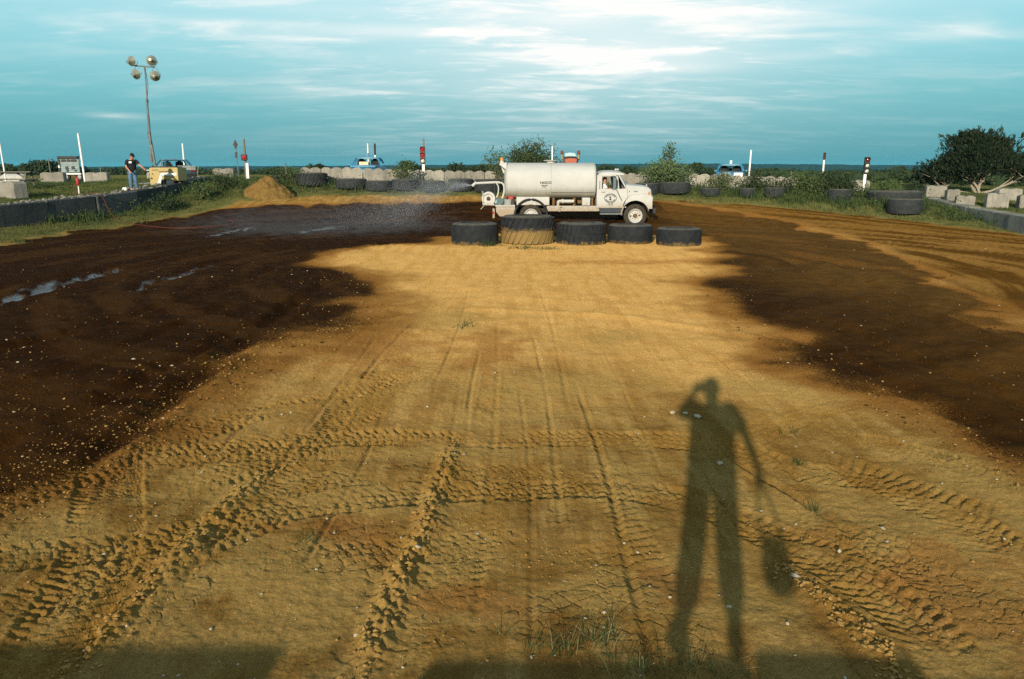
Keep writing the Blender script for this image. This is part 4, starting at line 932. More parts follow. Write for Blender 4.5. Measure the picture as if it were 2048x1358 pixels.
for k, (x0, x1, yt, yb, Y, wh) in enumerate([(672, 735, 357, 383, 44.8, 'next to the tall lugged tyre'), (731, 785, 361, 385, 44.6, 'below the blue race car'), (783, 838, 358, 384, 44.8, 'under the small weedy bush'), (838, 890, 361, 385, 44.6, 'below the maroon signal'), (898, 948, 357, 383, 44.9, 'behind the tip of the spray nozzle'), (948, 1004, 358, 384, 44.7, 'behind the spray boom of the tanker')]):
    tyre_at('weathered grey tyre half sunk in the far bank ' + wh, x0, x1, yt, yb, 'block', M_TYRE_FAR, 10 + k, False, FG, Y=Y)
tyre_at('square shouldered grey tyre on the bank ahead of the tanker', 1316, 1380, 364, 387, 'block', M_TYRE_FAR, 20, False, Y=43.6)
tyre_at('black tyre tucked behind the tanker hood', 1268, 1318, 366, 390, 'slick', M_TYRE_FAR, 21, False, Y=43.8)
for k, (x0, x1, yt, yb, Y, wh) in enumerate([(1400, 1440, 376, 388, 43.2, 'just past the square shouldered tyre'), (1478, 1512, 376, 389, 42.8, 'below the white pole at the wall end'), (1528, 1570, 375, 390, 42.4, 'past the end of the block wall'), (1655, 1700, 378, 400, 40.6, 'beside the broad grey tyre')]):
    tyre_at('low dark tyre almost buried in weeds ' + wh, x0, x1, yt, yb, 'slick', M_TYRE_FAR, 30 + k, False, 'buried tyres on the right bank', Y=Y)
tyre_at('broad grey tyre behind the smaller one at the end of the right wall', 1735, 1838, 381, 410, 'block', M_TYRE_FAR, 41, False, Y=39.8)
tyre_at('smaller weed covered tyre in front of the broad grey tyre', 1775, 1842, 397, 426, 'slick', M_TYRE_FAR, 42, False, Y=37.2)

# ------------------------------------------------------------------ dirt pile
def dirt_pile():
    c = G(538, 392); p = Vector((c[0], 42.9, 0)); p.x = at(538, 390, 42.9).x
    n = 60; g = np.linspace(-2.0, 2.0, n); X, Yy = np.meshgrid(g, g); r = np.hypot(X / 1.35, Yy / 1.15)
    h = 1.02 * np.clip(1 - r, 0, 1) ** .85 + .10 * fbm(X * 2.2, Yy * 2.2, 5, 4) * (r < 1.15) * np.clip(1.25 - r, 0, 1)
    h = np.where((X > .15) & (h > .55), h - .12 * sstep(.1, .5, X), h)
    f1, _, _ = worley(X * 4, Yy * 4, 3); g1, _, _ = worley(X * 9, Yy * 9, 8); h = h + .16 * np.clip(.6 - f1, 0, 1) * (r < 1) + .09 * np.clip(.5 - g1, 0, 1) * (r < 1.1)
    z0 = base_h(X + p.x, Yy + p.y); Z = z0 + h - .10 * (r > 1.0)
    V = np.stack([X, Yy, Z], -1).reshape(-1, 3); i = np.arange(n - 1)[:, None]; j = np.arange(n - 1)[None, :]
    q = np.stack([i * n + j, i * n + j + 1, (i + 1) * n + j + 1, (i + 1) * n + j], -1).reshape(-1, 4)
    m = mat('pile_soil', (.215, .130, .038), (.145, .083, .024), 4, 1.0, bump=1.0, bscale=16, col3=(.075, .042, .013), spec=.05)
    o = tri_mesh('dirt_pile', V, q, m, smooth=True); o.location = (p.x, p.y, 0); tag(o, 'heap of dumped yellow dirt at the end of the left wall', 'dirt pile')
dirt_pile()

# ------------------------------------------------------------------ poles, signals and signs
def pole(label, px, ytop, ybot, Y, r, mtl=M_POLE, group=None, name='marker_pole', lean=0.0):
    b = foot(px, Y); top = at(px, ytop, Y)
    t = MB().tube([(0, 0, -.1), (lean * .5, 0, (top.z - b.z) * .5), (lean, 0, top.z - b.z)], [r, r, r * .95], 10).build(name, mtl, None, b, smooth=40)
    return tag(t, label, 'pole', group)
pole('thin white pole rising behind the picnic table', 12, 286, 345, 44, .04, lean=-.08)
pole('tall leaning white pole on the left field by a block', 170, 267, 345, 52, .062, lean=-.12)
pole('white pole standing behind the wrecked dark car', 371, 287, 330, 58, .055)
pole('slim white pole behind the blue car with the pale panel', 738, 287, 315, 58, .05)
pole('white pole rising above the tanker hatch', 1104, 292, 330, 43.4, .045)
pole('white pole at the corner of the blue car beyond the right wall', 1497, 300, 352, 50, .055, lean=.05)
def two_tone():
    b = foot(752, 56); t = thing('marker_pole', 'pole with dark upper half and white foot beside the blue car', 'pole', b)
    z1 = at(752, 310, 56).z - b.z; z2 = at(752, 287, 56).z - b.z
    MB().tube([(0, 0, -.1), (0, 0, z1)], .06, 10).build('lower_pole', M_POLE, t, smooth=40); MB().tube([(0, 0, z1), (0, 0, z2)], .068, 10).build('upper_sleeve', M_DARK, t, smooth=40)
two_tone()
M_LENS_R = mat('red_lens', (.45, .012, .012), (.30, .01, .01), 8, .15, spec=.8); M_LENS_W = mat('clear_lens', (.55, .56, .50), rough=.12, spec=.9)
M_LENS_D = mat('dark_red_lens', (.16, .012, .010), rough=.2, spec=.7); M_MAROON = mat('maroon_housing', (.075, .012, .012), (.04, .01, .01), 6, .5)
def signal(label, px, Y, ytop, ybot, lenses, housing, post_top, tilt=0.0):
    b = foot(px, Y); t = thing('traffic_signal', label, 'traffic signal', b); t.rotation_euler = (0, tilt, 0)
    zt = at(px, ytop, Y).z - b.z; zb = at(px, ybot, Y).z - b.z; h = zt - zb; w = h * .30; n = len(lenses)
    MB().box((0, .1, (zt + zb) / 2), (w, .2, h)).build('housing', housing, t, bev=.015)
    MB().box((.02, .24, (zb + .05) / 2), (.16, .12, zb + .1 + .05)).build('post', M_POLE, t, bev=.01)
    if post_top: MB().box((w * .2, .24, zt - .05), (.10, .10, h * 1.05)).build('mast', M_WOOD, t)
    for k, lm in enumerate(lenses):
        z = zt - h * (k + .5) / n; r = min(w * .40, h / n * .42)
        l = MB().lathe([(0, -.055), (r * .5, -.045), (r * .85, -.02), (r, 0)], 20, (0, 0, 0), 'Y').build('lens', lm, t, (0, 0.0, z), smooth=True)
        v = []
        for q in range(13):
            a = math.pi * q / 12; v += [(r * 1.12 * math.cos(a), -.16 if 2 < q < 10 else -.10, r * 1.12 * math.sin(a)), (r * 1.12 * math.cos(a), 0, r * 1.12 * math.sin(a))]
        o = MB().add(v, [(2 * q, 2 * q + 1, 2 * q + 3, 2 * q + 2) for q in range(12)]).build('visor', housing, t, (0, -.0, z), smooth=True)
        o.modifiers.new('s', 'SOLIDIFY').thickness = .012
    return t
signal('three lens maroon traffic signal on a white post behind the far wall', 846, 49.3, 293, 327, [M_LENS_R, M_LENS_R, M_LENS_W], M_MAROON, 1)
signal('dark traffic signal with one red and two grey lenses by the right field', 1731, 50.0, 314, 347, [M_LENS_D, M_LENS_W, M_LENS_W], M_DARK, 0, .02)
signal('small thin signal far out on the right field', 1646, 88, 305, 319, [M_LENS_D, M_LENS_D], M_MAROON, 0)
def red_signal():
    b = foot(493, 50.0); t = thing('signal_post', 'wooden post with a round red lamp near the left wall end', 'signal', b)
    z = lambda py: at(493, py, 50.0).z - b.z
    MB().tube([(0, .0, -.1), (0, .0, z(278))], [.075, .065], 10).build('post', M_WOOD, t, smooth=40)
    MB().box((0, -.14, z(315)), (.36, .16, .36)).build('lamp_box', M_DARK, t, bev=.03)
    MB().lathe([(0, -.08), (.06, -.07), (.115, -.03), (.13, 0)], 20, (0, 0, 0), 'Y').build('lens', M_LENS_R, t, (0.02, -.22, z(315)), smooth=True)
    MB().box((.12, -.05, z(352) * .5 + z(331) * .5), (.16, .07, z(331) - z(362))).build('white_board', M_POLE, t, bev=.01)
red_signal()
def diamond():
    b = foot(476, 56); t = thing('diamond_sign', 'dark diamond sign on a thin post beside the red signal', 'sign', b); z = lambda py: at(476, py, 56).z - b.z
    MB().tube([(.06, .02, -.1), (0, .02, z(280))], .03, 8).build('post', M_STEEL, t)
    zc = (z(279) + z(299)) / 2; h = (z(279) - z(299)) / 2
    MB().prism([(0, zc + h), (.165, zc), (0, zc - h), (-.165, zc)], -.03, .0).build('diamond_plate', M_DARK, t)
    MB().box((.01, -.02, (z(304) + z(316)) / 2), (.15, .03, z(304) - z(316))).build('lower_plate', M_DARK, t)
diamond()
# old fence posts across the left field
for k, (px, Y, h, ln, wh) in enumerate([(395, 60, 1.1, .15, 'leaning beside the wrecked dark car'), (574, 52, 1.15, -.05, 'standing between the dirt pile and the far wall'), (203, 90, 1.3, 0, 'far out behind the tall leaning white pole'), (103, 75, 1.9, -.1, 'tall and bent in front of the left wood'), (1690, 80, .8, 0, 'short on the field behind the dark signal'), (1582, 70, .9, 0, 'beyond the right end of the block wall')]):
    b = foot(px, Y); o = MB().tube([(0, 0, -.1), (ln * .4, 0, h * .6), (ln, .02, h)], [.05, .045, .035], 7).build('fence_post', M_WOOD, None, b)
    tag(o, 'weathered grey fence post ' + wh, 'post', 'old fence posts')

# ------------------------------------------------------------------ light tower
def light_tower():
    Y = 42.0; b = foot(331, Y); t = thing('light_tower', 'yellow towable light tower with four lamps on a tall leaning mast', 'light tower', b)
    P = lambda px, py, yy=Y: at(px, py, yy) - b
    # yellow engine housing, wheel-arch cut out of its near side
    x0, x1 = P(299, 350).x, P(356, 350).x; zt = P(330, 335).z; zb = P(330, 371).z; zr = P(350, 362).z
    xa, xb = P(322, 350).x, P(347, 350).x; za = P(330, 359).z
    MB().prism([(x0, zb), (x0, zt - .05), (x0 + .08, zt), (x1, zt), (x1, zr), (x1 - .06, zr - .02), (xb, za - .02), (xb - .03, za), (xa + .05, za), (xa, za - .05), (xa - .06, zb + .02), (xa - .1, zb)], 0, 1.15).build('housing', M_YEL, t, bev=.02)
    MB().prism([(xa - .21, zb + .10), (xa - .02, za + .28), (xa + .05, za + .33), (x1 - .08, za + .33), (x1 - .08, za + .21), (xa + .1, za + .21), (xa + .05, za + .18), (xa - .06, zb + .10)], -.012, 0).build('white_stripe', M_POLE, t)
    MB().box(((x0 + x1) / 2, .58, zt + .02), (x1 - x0 - .3, .9, .07)).build('lid', M_DARK, t, bev=.01)
    for k, (dx, dz, s_) in enumerate(((.16, -.32, .035), (.62, -.42, .03), (.10, -.55, .05))):
        MB().lathe([(0, -.02), (s_, -.015), (s_, 0)], 12, (x0 + dx, 0, zt + dz), 'Y').build('latch', M_DARK, t)
    for s_, (dx, dz, wd, hh) in enumerate(((.15, -.14, .42, .035), (.50, -.235, .40, .05))):
        txt(t, 'Ingersoll-Rand' if s_ == 0 else 'LIGHTSOURCE', hh * 1.6, (x0 + dx, -.013, zt + dz), M_TEXT, 'lettering')
    for sx in (xa + (xb - xa) * .55,):
        for yy in (.12, 1.05):
            w = MB().lathe([(.16, -.09), (.27, -.09), (.30, -.05), (.30, .05), (.27, .09), (.16, .09)], 24, (0, 0, 0), 'Y', True).build('tyre', M_BLACK, t, (sx, yy, zb + .18), smooth=40)
            MB().lathe([(0, -.06), (.16, -.05), (.17, .05), (0, .06)], 16, (0, 0, 0), 'Y').build('rim', M_WHITE, w)
    MB().tube([(x0, .55, zb + .12), (x0 - 1.15, .4, zb + .05)], .045, 8).build('tow_bar', M_STEEL, t)
    MB().tube([(x0 - 1.0, .42, zb + .06), (x0 - 1.0, .42, -.05)], .035, 8).build('jack_leg', M_STEEL, t)
    MB().box((x0 - .15, .55, zt - .14), (.35, .3, .06)).build('drawbar_plate', M_WHITE, t)
    # telescoping mast, leaning as in the photo through the lens and a touch for real
    m0 = Vector((P(303, 335).x, .55, zt - .5)); m1 = P(298, 265, Y + .55); m2 = P(294, 200, Y + .55); m3 = P(290, 136, Y + .55)
    MB().tube([m0, m0.lerp(m1, .5), m1], .085, 8).build('mast', M_STEEL, t)
    MB().tube([m1 + Vector((.03, -.1, -1.5)), m1], .05, 8).build('winch_column', M_STEEL, t)
    MB().tube([m1, m2], .055, 8).build('mast', M_STEEL, t); MB().tube([m2, m3], .036, 8).build('mast', M_STEEL, t)
    MB().tube([m1 + Vector((0, 0, -.25)), m1 + Vector((0, 0, .05))], .1, 8).build('collar', M_STEEL, t); MB().tube([m2 + Vector((0, 0, -.12)), m2 + Vector((0, 0, .03))], .075, 8).build('collar', M_STEEL, t)
    cab = smooth_path([m3, m3.lerp(m2, .5) + Vector((.12, -.05, 0)), m2 + Vector((.05, -.06, 0)), m1 + Vector((.14, -.1, .3)), m1 + Vector((.1, -.1, -.6))], 5)
    MB().tube(cab, .012, 5).build('cable', M_DARK, t)
    c0, c1 = P(268, 131, Y + .5), P(309, 134.5, Y + .5); MB().tube([c0, c1], .032, 8).build('crossbar', M_STEEL, t); MB().tube([m3 + Vector((0, 0, -.3)), c0.lerp(c1, .5)], .04, 8).build('mast_head', M_STEEL, t)
    M_REF = mat('lamp_reflector', (.42, .40, .30), (.30, .29, .22), 3, .3, .6); M_LAMP = mat('lamp_glass', (.34, .32, .22), (.22, .22, .17), 4, .15, spec=.7)
    for k, (px, py, base, ry, tilt) in enumerate(((263, 122, (269, 131), -.35, .35), (303, 121, (306, 133), .25, .15), (272, 148.5, (274, 132), -.2, .45), (310, 152, (309, 134), .2, .4))):
        c = P(px, py, Y + .35)
        rot = (R(78) + tilt, 0, ry)
        head = MB().lathe([(0, .26), (.07, .25), (.10, .16), (.20, .06), (.255, 0), (.245, -.01), (.19, .05), (.09, .12)], 26).build('lamp_head', M_REF, t, c, rot, smooth=40)
        MB().lathe([(0, -.035), (.12, -.03), (.22, -.012), (.246, .004)], 26).build('lamp_glass', M_LAMP, head, smooth=True)
        q = P(base[0], base[1], Y + .5)
        MB().tube(smooth_path([c + Vector((-.26, 0, 0)), c + Vector((-.24, .1, .10 if py > 130 else -.12)), q, c + Vector((.24, .1, .10 if py > 130 else -.12)), c + Vector((.26, 0, 0))], 5), .012, 6).build('yoke', M_STEEL, t)
    return t
def txt(parent, body, size, loc, mtl, name, rot=(R(90), 0, 0), align='LEFT', extr=.002, bold=.02):
    c = bpy.data.curves.new(name, 'FONT'); c.body = body; c.size = size; c.extrude = extr; c.align_x = align; c.offset = size * bold
    o = bpy.data.objects.new('t', c); dg = None; COL.objects.link(o)
    bpy.context.view_layer.update(); me = bpy.data.meshes.new_from_object(o.evaluated_get(bpy.context.evaluated_depsgraph_get()))
    bpy.data.objects.remove(o); me.materials.clear(); me.materials.append(mtl)
    return link_mesh(name, me, None, parent, loc, rot)
light_tower()
# ------------------------------------------------------------------ people
def skin_body(name, joints, bones, mtl, parent=None, sub=2, root=0):
    """one continuous surface grown over a skeleton: joints = {name: (pos, radius or (rx, ry))}"""
    keys = list(joints); bm = bmesh.new(); lay = bm.verts.layers.skin.verify(); vs_ = [bm.verts.new(joints[k][0]) for k in keys]; ix = {k: i for i, k in enumerate(keys)}
    for a, b in bones: bm.edges.new((vs_[ix[a]], vs_[ix[b]]))
    for k, v in zip(keys, vs_):
        r = joints[k][1]; v[lay].radius = r if isinstance(r, tuple) else (r, r); v[lay].use_root = (k == keys[root])
    me = bpy.data.meshes.new(name); bm.to_mesh(me); bm.free(); o = link_mesh(name, me, mtl, parent)
    m = o.modifiers.new('skin', 'SKIN'); m.use_smooth_shade = True; m.branch_smoothing = .4
    s = o.modifiers.new('sub', 'SUBSURF'); s.levels = sub; s.render_levels = sub
    return o
def lerp(a, b, t): return tuple(a[i] + (b[i] - a[i]) * t for i in range(3))
def person(label, loc, rz, J, shirt, pants, shoes, hat=None, hair=None, sleeve=.55, glasses=None, group=None, girth=1.0, scale=1.0, seated=False):
    """J: joint positions in metres, facing -y at rz = 0"""
    t = thing('person', label, 'person', loc, rz, group); t.scale = (scale,) * 3
    b = {'pelvis': (J['pelvis'], (.13, .105)), 'belly': (lerp(J['pelvis'], J['chest'], .5), (.13, .11)), 'chest': (J['chest'], (.145, .115)), 'neck0': (lerp(J['chest'], J['head'], .42), (.075, .07)), 'neck': (lerp(J['chest'], J['head'], .6), (.055, .055)),
         'jaw': (J['head'], (.068, .075)), 'skull': (tuple(J['head'][i] + J['up'][i] * .10 for i in range(3)), (.076, .09)), 'crown': (tuple(J['head'][i] + J['up'][i] * .165 for i in range(3)), (.05, .06))}
    e = [('pelvis', 'belly'), ('belly', 'chest'), ('chest', 'neck0'), ('neck0', 'neck'), ('neck', 'jaw'), ('jaw', 'skull'), ('skull', 'crown')]
    for s in 'lr':
        sh, el, wr = J['sh_' + s], J['el_' + s], J['wr_' + s]; hd = J['hd_' + s]
        b['sh_' + s] = (sh, .062); b['ua_' + s] = (lerp(sh, el, .5), .048); b['el_' + s] = (el, .041); b['fa_' + s] = (lerp(el, wr, .4), .038); b['wr_' + s] = (wr, .026); b['pm_' + s] = (lerp(wr, hd, .55), (.036, .02)); 
        e += [('chest', 'sh_' + s), ('sh_' + s, 'ua_' + s), ('ua_' + s, 'el_' + s), ('el_' + s, 'fa_' + s), ('fa_' + s, 'wr_' + s), ('wr_' + s, 'pm_' + s)]
        if not seated:
            hp, kn, an, to = J['hp_' + s], J['kn_' + s], J['an_' + s], J['to_' + s]
            b['hp_' + s] = (hp, .095); b['th_' + s] = (lerp(hp, kn, .5), .082); b['kn_' + s] = (kn, .058); b['cf_' + s] = (lerp(kn, an, .35), .057); b['an_' + s] = (an, .038); b['to_' + s] = (to, (.04, .03))
            e += [('pelvis', 'hp_' + s), ('hp_' + s, 'th_' + s), ('th_' + s, 'kn_' + s), ('kn_' + s, 'cf_' + s), ('cf_' + s, 'an_' + s), ('an_' + s, 'to_' + s)]
    b = {k: (p, (r[0] * girth, r[1] * girth) if isinstance(r, tuple) else r * girth) for k, (p, r) in b.items()}
    body = skin_body('body', b, e, M_SKIN, t)
    for s in 'lr':                                   # hands: five separate fingers rooted in the palm
        wr, hd = Vector(J['wr_' + s]), Vector(J['hd_' + s]); d = (hd - wr).normalized(); side = d.cross(Vector(J.get('palm', (0, -1, 0)))).normalized(); nrm = side.cross(d)
        pj = {'w': (tuple(wr), (.026, .022)), 'p': (tuple(wr + d * .055), (.038, .018))}; pe = [('w', 'p')]
        for k in range(4):
            o = side * (.030 - .020 * k); L = (.075, .085, .08, .062)[k]; b0 = wr + d * .085 + o
            pj['a%d' % k] = (tuple(b0), .0105); pj['b%d' % k] = (tuple(b0 + d * L * .5 + nrm * L * .12), .0095); pj['c%d' % k] = (tuple(b0 + d * L * .9 + nrm * L * .42), .008)
            pe += [('p', 'a%d' % k), ('a%d' % k, 'b%d' % k), ('b%d' % k, 'c%d' % k)]
        tb = wr + d * .04 + side * .03
        pj['t0'] = (tuple(tb), .013); pj['t1'] = (tuple(tb + d * .03 + side * .028), .011); pj['t2'] = (tuple(tb + d * .058 + side * .036 + nrm * .012), .009); pe += [('p', 't0'), ('t0', 't1'), ('t1', 't2')]
        skin_body('hand', pj, pe, M_SKIN, body, 1)
    # shirt: torso shell with sleeves, following the lean of the spine
    ax = (Vector(J['sh_r']) - Vector(J['sh_l'])); ax.z = 0; ax.normalize(); ay = Vector((-ax.y, ax.x, 0))
    pv, ch, hd0 = Vector(J['pelvis']), Vector(J['chest']), Vector(J['head']); shirt_mb = MB()
    spine = [(pv + Vector((0, 0, -.10)), .185, .150), (pv + Vector((0, 0, .02)), .180, .150), (pv.lerp(ch, .5), .185, .155), (ch, .205, .150), (ch.lerp(hd0, .26), .185, .125), (ch.lerp(hd0, .42), .105, .090), (ch.lerp(hd0, .52), .078, .076)]
    if seated: spine = spine[1:]
    shirt_mb.loft([[c + ax * (math.cos(q) * rx * girth) + ay * (math.sin(q) * ry * girth) + Vector((0, 0, .012 * math.sin(3 * q + i))) for q in np.linspace(0, 2 * math.pi, 20, False)] for i, (c, rx, ry) in enumerate(spine)])
    for s in 'lr':
        sh, el = Vector(J['sh_' + s]), Vector(J['el_' + s]); inn = ch.lerp(hd0, .12).lerp(sh, .55)
        shirt_mb.tube([inn, sh, sh.lerp(el, .35), sh.lerp(el, sleeve + .25)], [.085 * girth, .088 * girth, .078 * girth, .072 * girth], 12)
    so = shirt_mb.build('shirt', shirt, t, smooth=True); so.modifiers.new('sub', 'SUBSURF').levels = 1
    if not seated:
        pb = {'pelvis': (J['pelvis'], (.14, .12))}; pe = []
        for s in 'lr':
            hp, kn, an = J['hp_' + s], J['kn_' + s], J['an_' + s]
            pb['h' + s] = (hp, .108 * girth); pb['t' + s] = (lerp(hp, kn, .5), .098 * girth); pb['k' + s] = (kn, .080 * girth); pb['c' + s] = (lerp(kn, an, .5), .076 * girth); pb['a' + s] = (lerp(kn, an, .93), .070 * girth)
            pe += [('pelvis', 'h' + s), ('h' + s, 't' + s), ('t' + s, 'k' + s), ('k' + s, 'c' + s), ('c' + s, 'a' + s)]
            an, to = Vector(J['an_' + s]), Vector(J['to_' + s]); dd = (to - an); dd.z = 0; dd.normalize()
            q = {'h': (tuple(an + Vector((0, 0, -.045)) - dd * .05), (.048, .045)), 'm': (tuple(an + Vector((0, 0, -.05)) + dd * .06), (.05, .042)), 't': (tuple(an + Vector((0, 0, -.06)) + dd * .16), (.046, .03))}
            skin_body('shoe', q, [('h', 'm'), ('m', 't')], shoes, t, 1)
        skin_body('trousers', pb, pe, pants, t)
    # face: eyes, nose, mouth, ears
    up = Vector(J['up']).normalized(); fw = Vector(J['face']).normalized(); rt = fw.cross(up).normalized(); h0 = Vector(J['head'])
    Mh = Matrix((rt, fw, up)).transposed().to_4x4(); Mh.translation = h0
    def fp(a, f_, u): return h0 + rt * a + fw * f_ + up * u
    MB().loft([[fp(-.012, .085, .055), fp(.012, .085, .055), fp(0, .088, .07)], [fp(-.018, .10, .022), fp(.018, .10, .022), fp(0, .112, .034)], [fp(-.012, .085, .012), fp(.012, .085, .012), fp(0, .088, .016)]]).build('nose', M_SKIN, body, smooth=True)
    for a in (-.033, .033): MB().lathe([(0, -.011), (.010, -.006), (.013, 0), (.010, .006), (0, .011)], 8, tuple(fp(a, .082, .062))).build('eye', M_TEXT, body)
    for a in (-.083, .083): MB().lathe([(0, -.028), (.014, -.018), (.017, .004), (.012, .024), (0, .03)], 8, tuple(fp(a, -.005, .045))).build('ear', M_SKIN, body, smooth=True)
    MB().tube([fp(-.026, .078, -.018), fp(0, .088, -.017), fp(.026, .078, -.018)], .006, 6).build('mouth', M_MAROON, body)
    def cap_rings(r0, z0, z1, n=14):
        rings = []
        for t_ in (0, .45, .8, 1):
            rr = r0 * math.sqrt(max(0.0, 1 - (t_ * .97) ** 2)); z = z0 + (z1 - z0) * t_
            rings.append([fp(math.cos(6.2832 * k / n) * rr * .88, math.sin(6.2832 * k / n) * rr * 1.04 - .008, z) for k in range(n)])
        return rings
    if hair: MB().loft([[fp(math.cos(6.2832 * k / 14) * .082, math.sin(6.2832 * k / 14) * .075 - .025, .0 if 8 <= k <= 13 else .09) for k in range(14)]] + cap_rings(.104, .085, .185)).build('hair', hair, t, smooth=True)
    if hat:
        c = MB().loft(cap_rings(.112, .085, .205)).build('cap', hat, t, smooth=True)
        pts = [fp(math.sin(a) * .088, .06 + math.cos(a) * .035, .098) for a in np.linspace(-1.4, 1.4, 9)]; pt2 = [fp(math.sin(a) * .078, .085 + math.cos(a) * .105, .075) for a in np.linspace(-1.4, 1.4, 9)]
        br = MB().add(pts + pt2, [(k, k + 1, k + 10, k + 9) for k in range(8)]).build('brim', hat, c, smooth=True); br.modifiers.new('s', 'SOLIDIFY').thickness = .008
    if glasses:
        for a in (-.034, .034): MB().box(tuple(fp(a, .098, .06)), (.052, .012, .036), M=Mh.to_3x3()).build('lens', glasses, t, bev=.008)
    return t
M_BLK_SHIRT = mat('black_cotton', (.010, .010, .013), (.02, .02, .024), 14, .9, bump=.3, bscale=18); M_DENIM = mat('blue_denim', (.09, .17, .26), (.055, .11, .18), 7, .9, bump=.3, bscale=16)
M_WSHIRT = mat('white_cotton', (.66, .66, .68), (.52, .52, .55), 9, .9, bump=.3, bscale=14); M_SHOE = mat('pale_shoe', (.34, .32, .30), (.24, .22, .2), 9, .8); M_CAP = mat('dark_cap', (.012, .012, .014), rough=.9)
M_KHAKI = mat('khaki_cotton', (.22, .19, .13), (.16, .14, .10), 9, .9)
# the man at the light tower: half turned to the right, bending forward, arms reaching down
b = foot(265, 39.5)
J = dict(pelvis=(0, .03, .93), chest=(.06, -.06, 1.34), head=(.17, -.17, 1.555), up=(.12, -.12, .98), face=(.72, -.62, -.30), palm=(0, -1, 0),
         sh_l=(-.10, -.17, 1.40), el_l=(-.12, -.26, 1.12), wr_l=(.06, -.33, .93), hd_l=(.13, -.36, .84), sh_r=(.23, .06, 1.39), el_r=(.42, -.02, 1.19), wr_r=(.62, -.10, 1.05), hd_r=(.72, -.14, .99),
         hp_l=(-.075, -.03, .88), kn_l=(-.04, -.10, .49), an_l=(-.09, -.02, .10), to_l=(.02, -.13, .05), hp_r=(.085, .07, .88), kn_r=(.15, .0, .49), an_r=(.13, .10, .10), to_r=(.26, .02, .05))
man = person('man in black t-shirt, dark cap and blue jeans bending beside the light tower', b, 0, J, M_BLK_SHIRT, M_DENIM, M_SHOE, hat=M_CAP, hair=M_HAIR, scale=1.02, girth=1.12)
MB().box((.10, -.27, 1.33), (.13, .02, .08)).build('shirt_print', M_POLE, man, rot=(0, 0, .0))

# the photographer, standing on the wall outside the frame; his shadow falls across the infield
pw = (0.10, -.20, 1.07)
J = dict(pelvis=(0, 0, .82), chest=(.01, -.02, 1.13), head=(0.0, -.02, 1.385), up=(-.05, 0, 1), face=(0, 1, -.1), palm=(0, 1, 0),
         sh_l=(-.19, 0, 1.225), el_l=(-.33, .05, 1.14), wr_l=(-.17, .10, 1.36), hd_l=(-.12, .11, 1.43), sh_r=(.20, 0, 1.22), el_r=(.34, .02, .96), wr_r=(.40, .04, .76), hd_r=(.405, .05, .67),
         hp_l=(-.10, 0, .78), kn_l=(-.12, .02, .42), an_l=(-.17, 0, .09), to_l=(-.19, .14, .05), hp_r=(.10, 0, .78), kn_r=(.11, .02, .42), an_r=(.125, 0, .09), to_r=(.15, .14, .05))
photog = person('photographer in cap standing on the block wall with one arm raised', pw, 0, J, M_KHAKI, M_KHAKI, M_SHOE, hat=M_CAP, hair=M_HAIR, sleeve=.6, girth=1.18)
def bag():
    t = thing('camera_bag', 'dark camera bag hanging from the photographer by its strap', 'bag', (.535, -.13, 1.24))
    MB().loft([[(math.cos(a) * r1, math.sin(a) * .08, z) for a in np.linspace(0, 2 * math.pi, 16, False)] for r1, z in ((.06, 0), (.095, .03), (.10, .10), (.085, .16), (.06, .19))]).build('pouch', M_BLK_SHIRT, t, smooth=True)
    MB().tube(smooth_path([(-.075, 0, .15), (-.07, .0, .32), (-.04, .01, .46), (-.03, .02, .515), (-.01, .01, .46), (.05, 0, .30), (.08, 0, .15)], 6), .012, 6).build('strap', M_BLK_SHIRT, t)
bag()
def cam_body():
    t = thing('hand_camera', 'small dark camera held up in the photographers raised hand', 'camera', (-.03, -.11, 2.475))
    MB().box((0, 0, 0), (.12, .04, .075)).build('camera_body', M_DARK, t, bev=.006); MB().lathe([(0, .02), (.026, .02), (.026, .045), (.018, .046)], 16, (0, 0, 0), 'Y').build('lens', M_DARK, t)
cam_body()
def near_wall():
    t = thing('block_wall', 'concrete block wall the photographer stands on', 'wall', (0, -.45, 0)); flat = MB().box((0, 0, .3725), (1.2, .62, .745)).mesh('block'); flat.materials.append(M_CONC)
    for k, (x0, x1, h) in enumerate([(-7.5, -5.4, 1.06), (-5.38, -3.9, 1.12), (-3.88, -2.15, 1.10), (-2.13, -1.40, .93), (-1.38, .30, 1.07), (.32, 1.15, 1.09), (1.17, 2.0, 1.02), (2.02, 3.6, .99), (3.62, 5.6, .97), (5.62, 7.6, 1.0)]):
        o = bpy.data.objects.new('block', flat); COL.objects.link(o); o.parent = t; bevel(o, .04)
        o.location = ((x0 + x1) / 2, 0, -.03); o.scale = ((x1 - x0) / 1.2, 1.0, (h + .03) / .745)
near_wall()

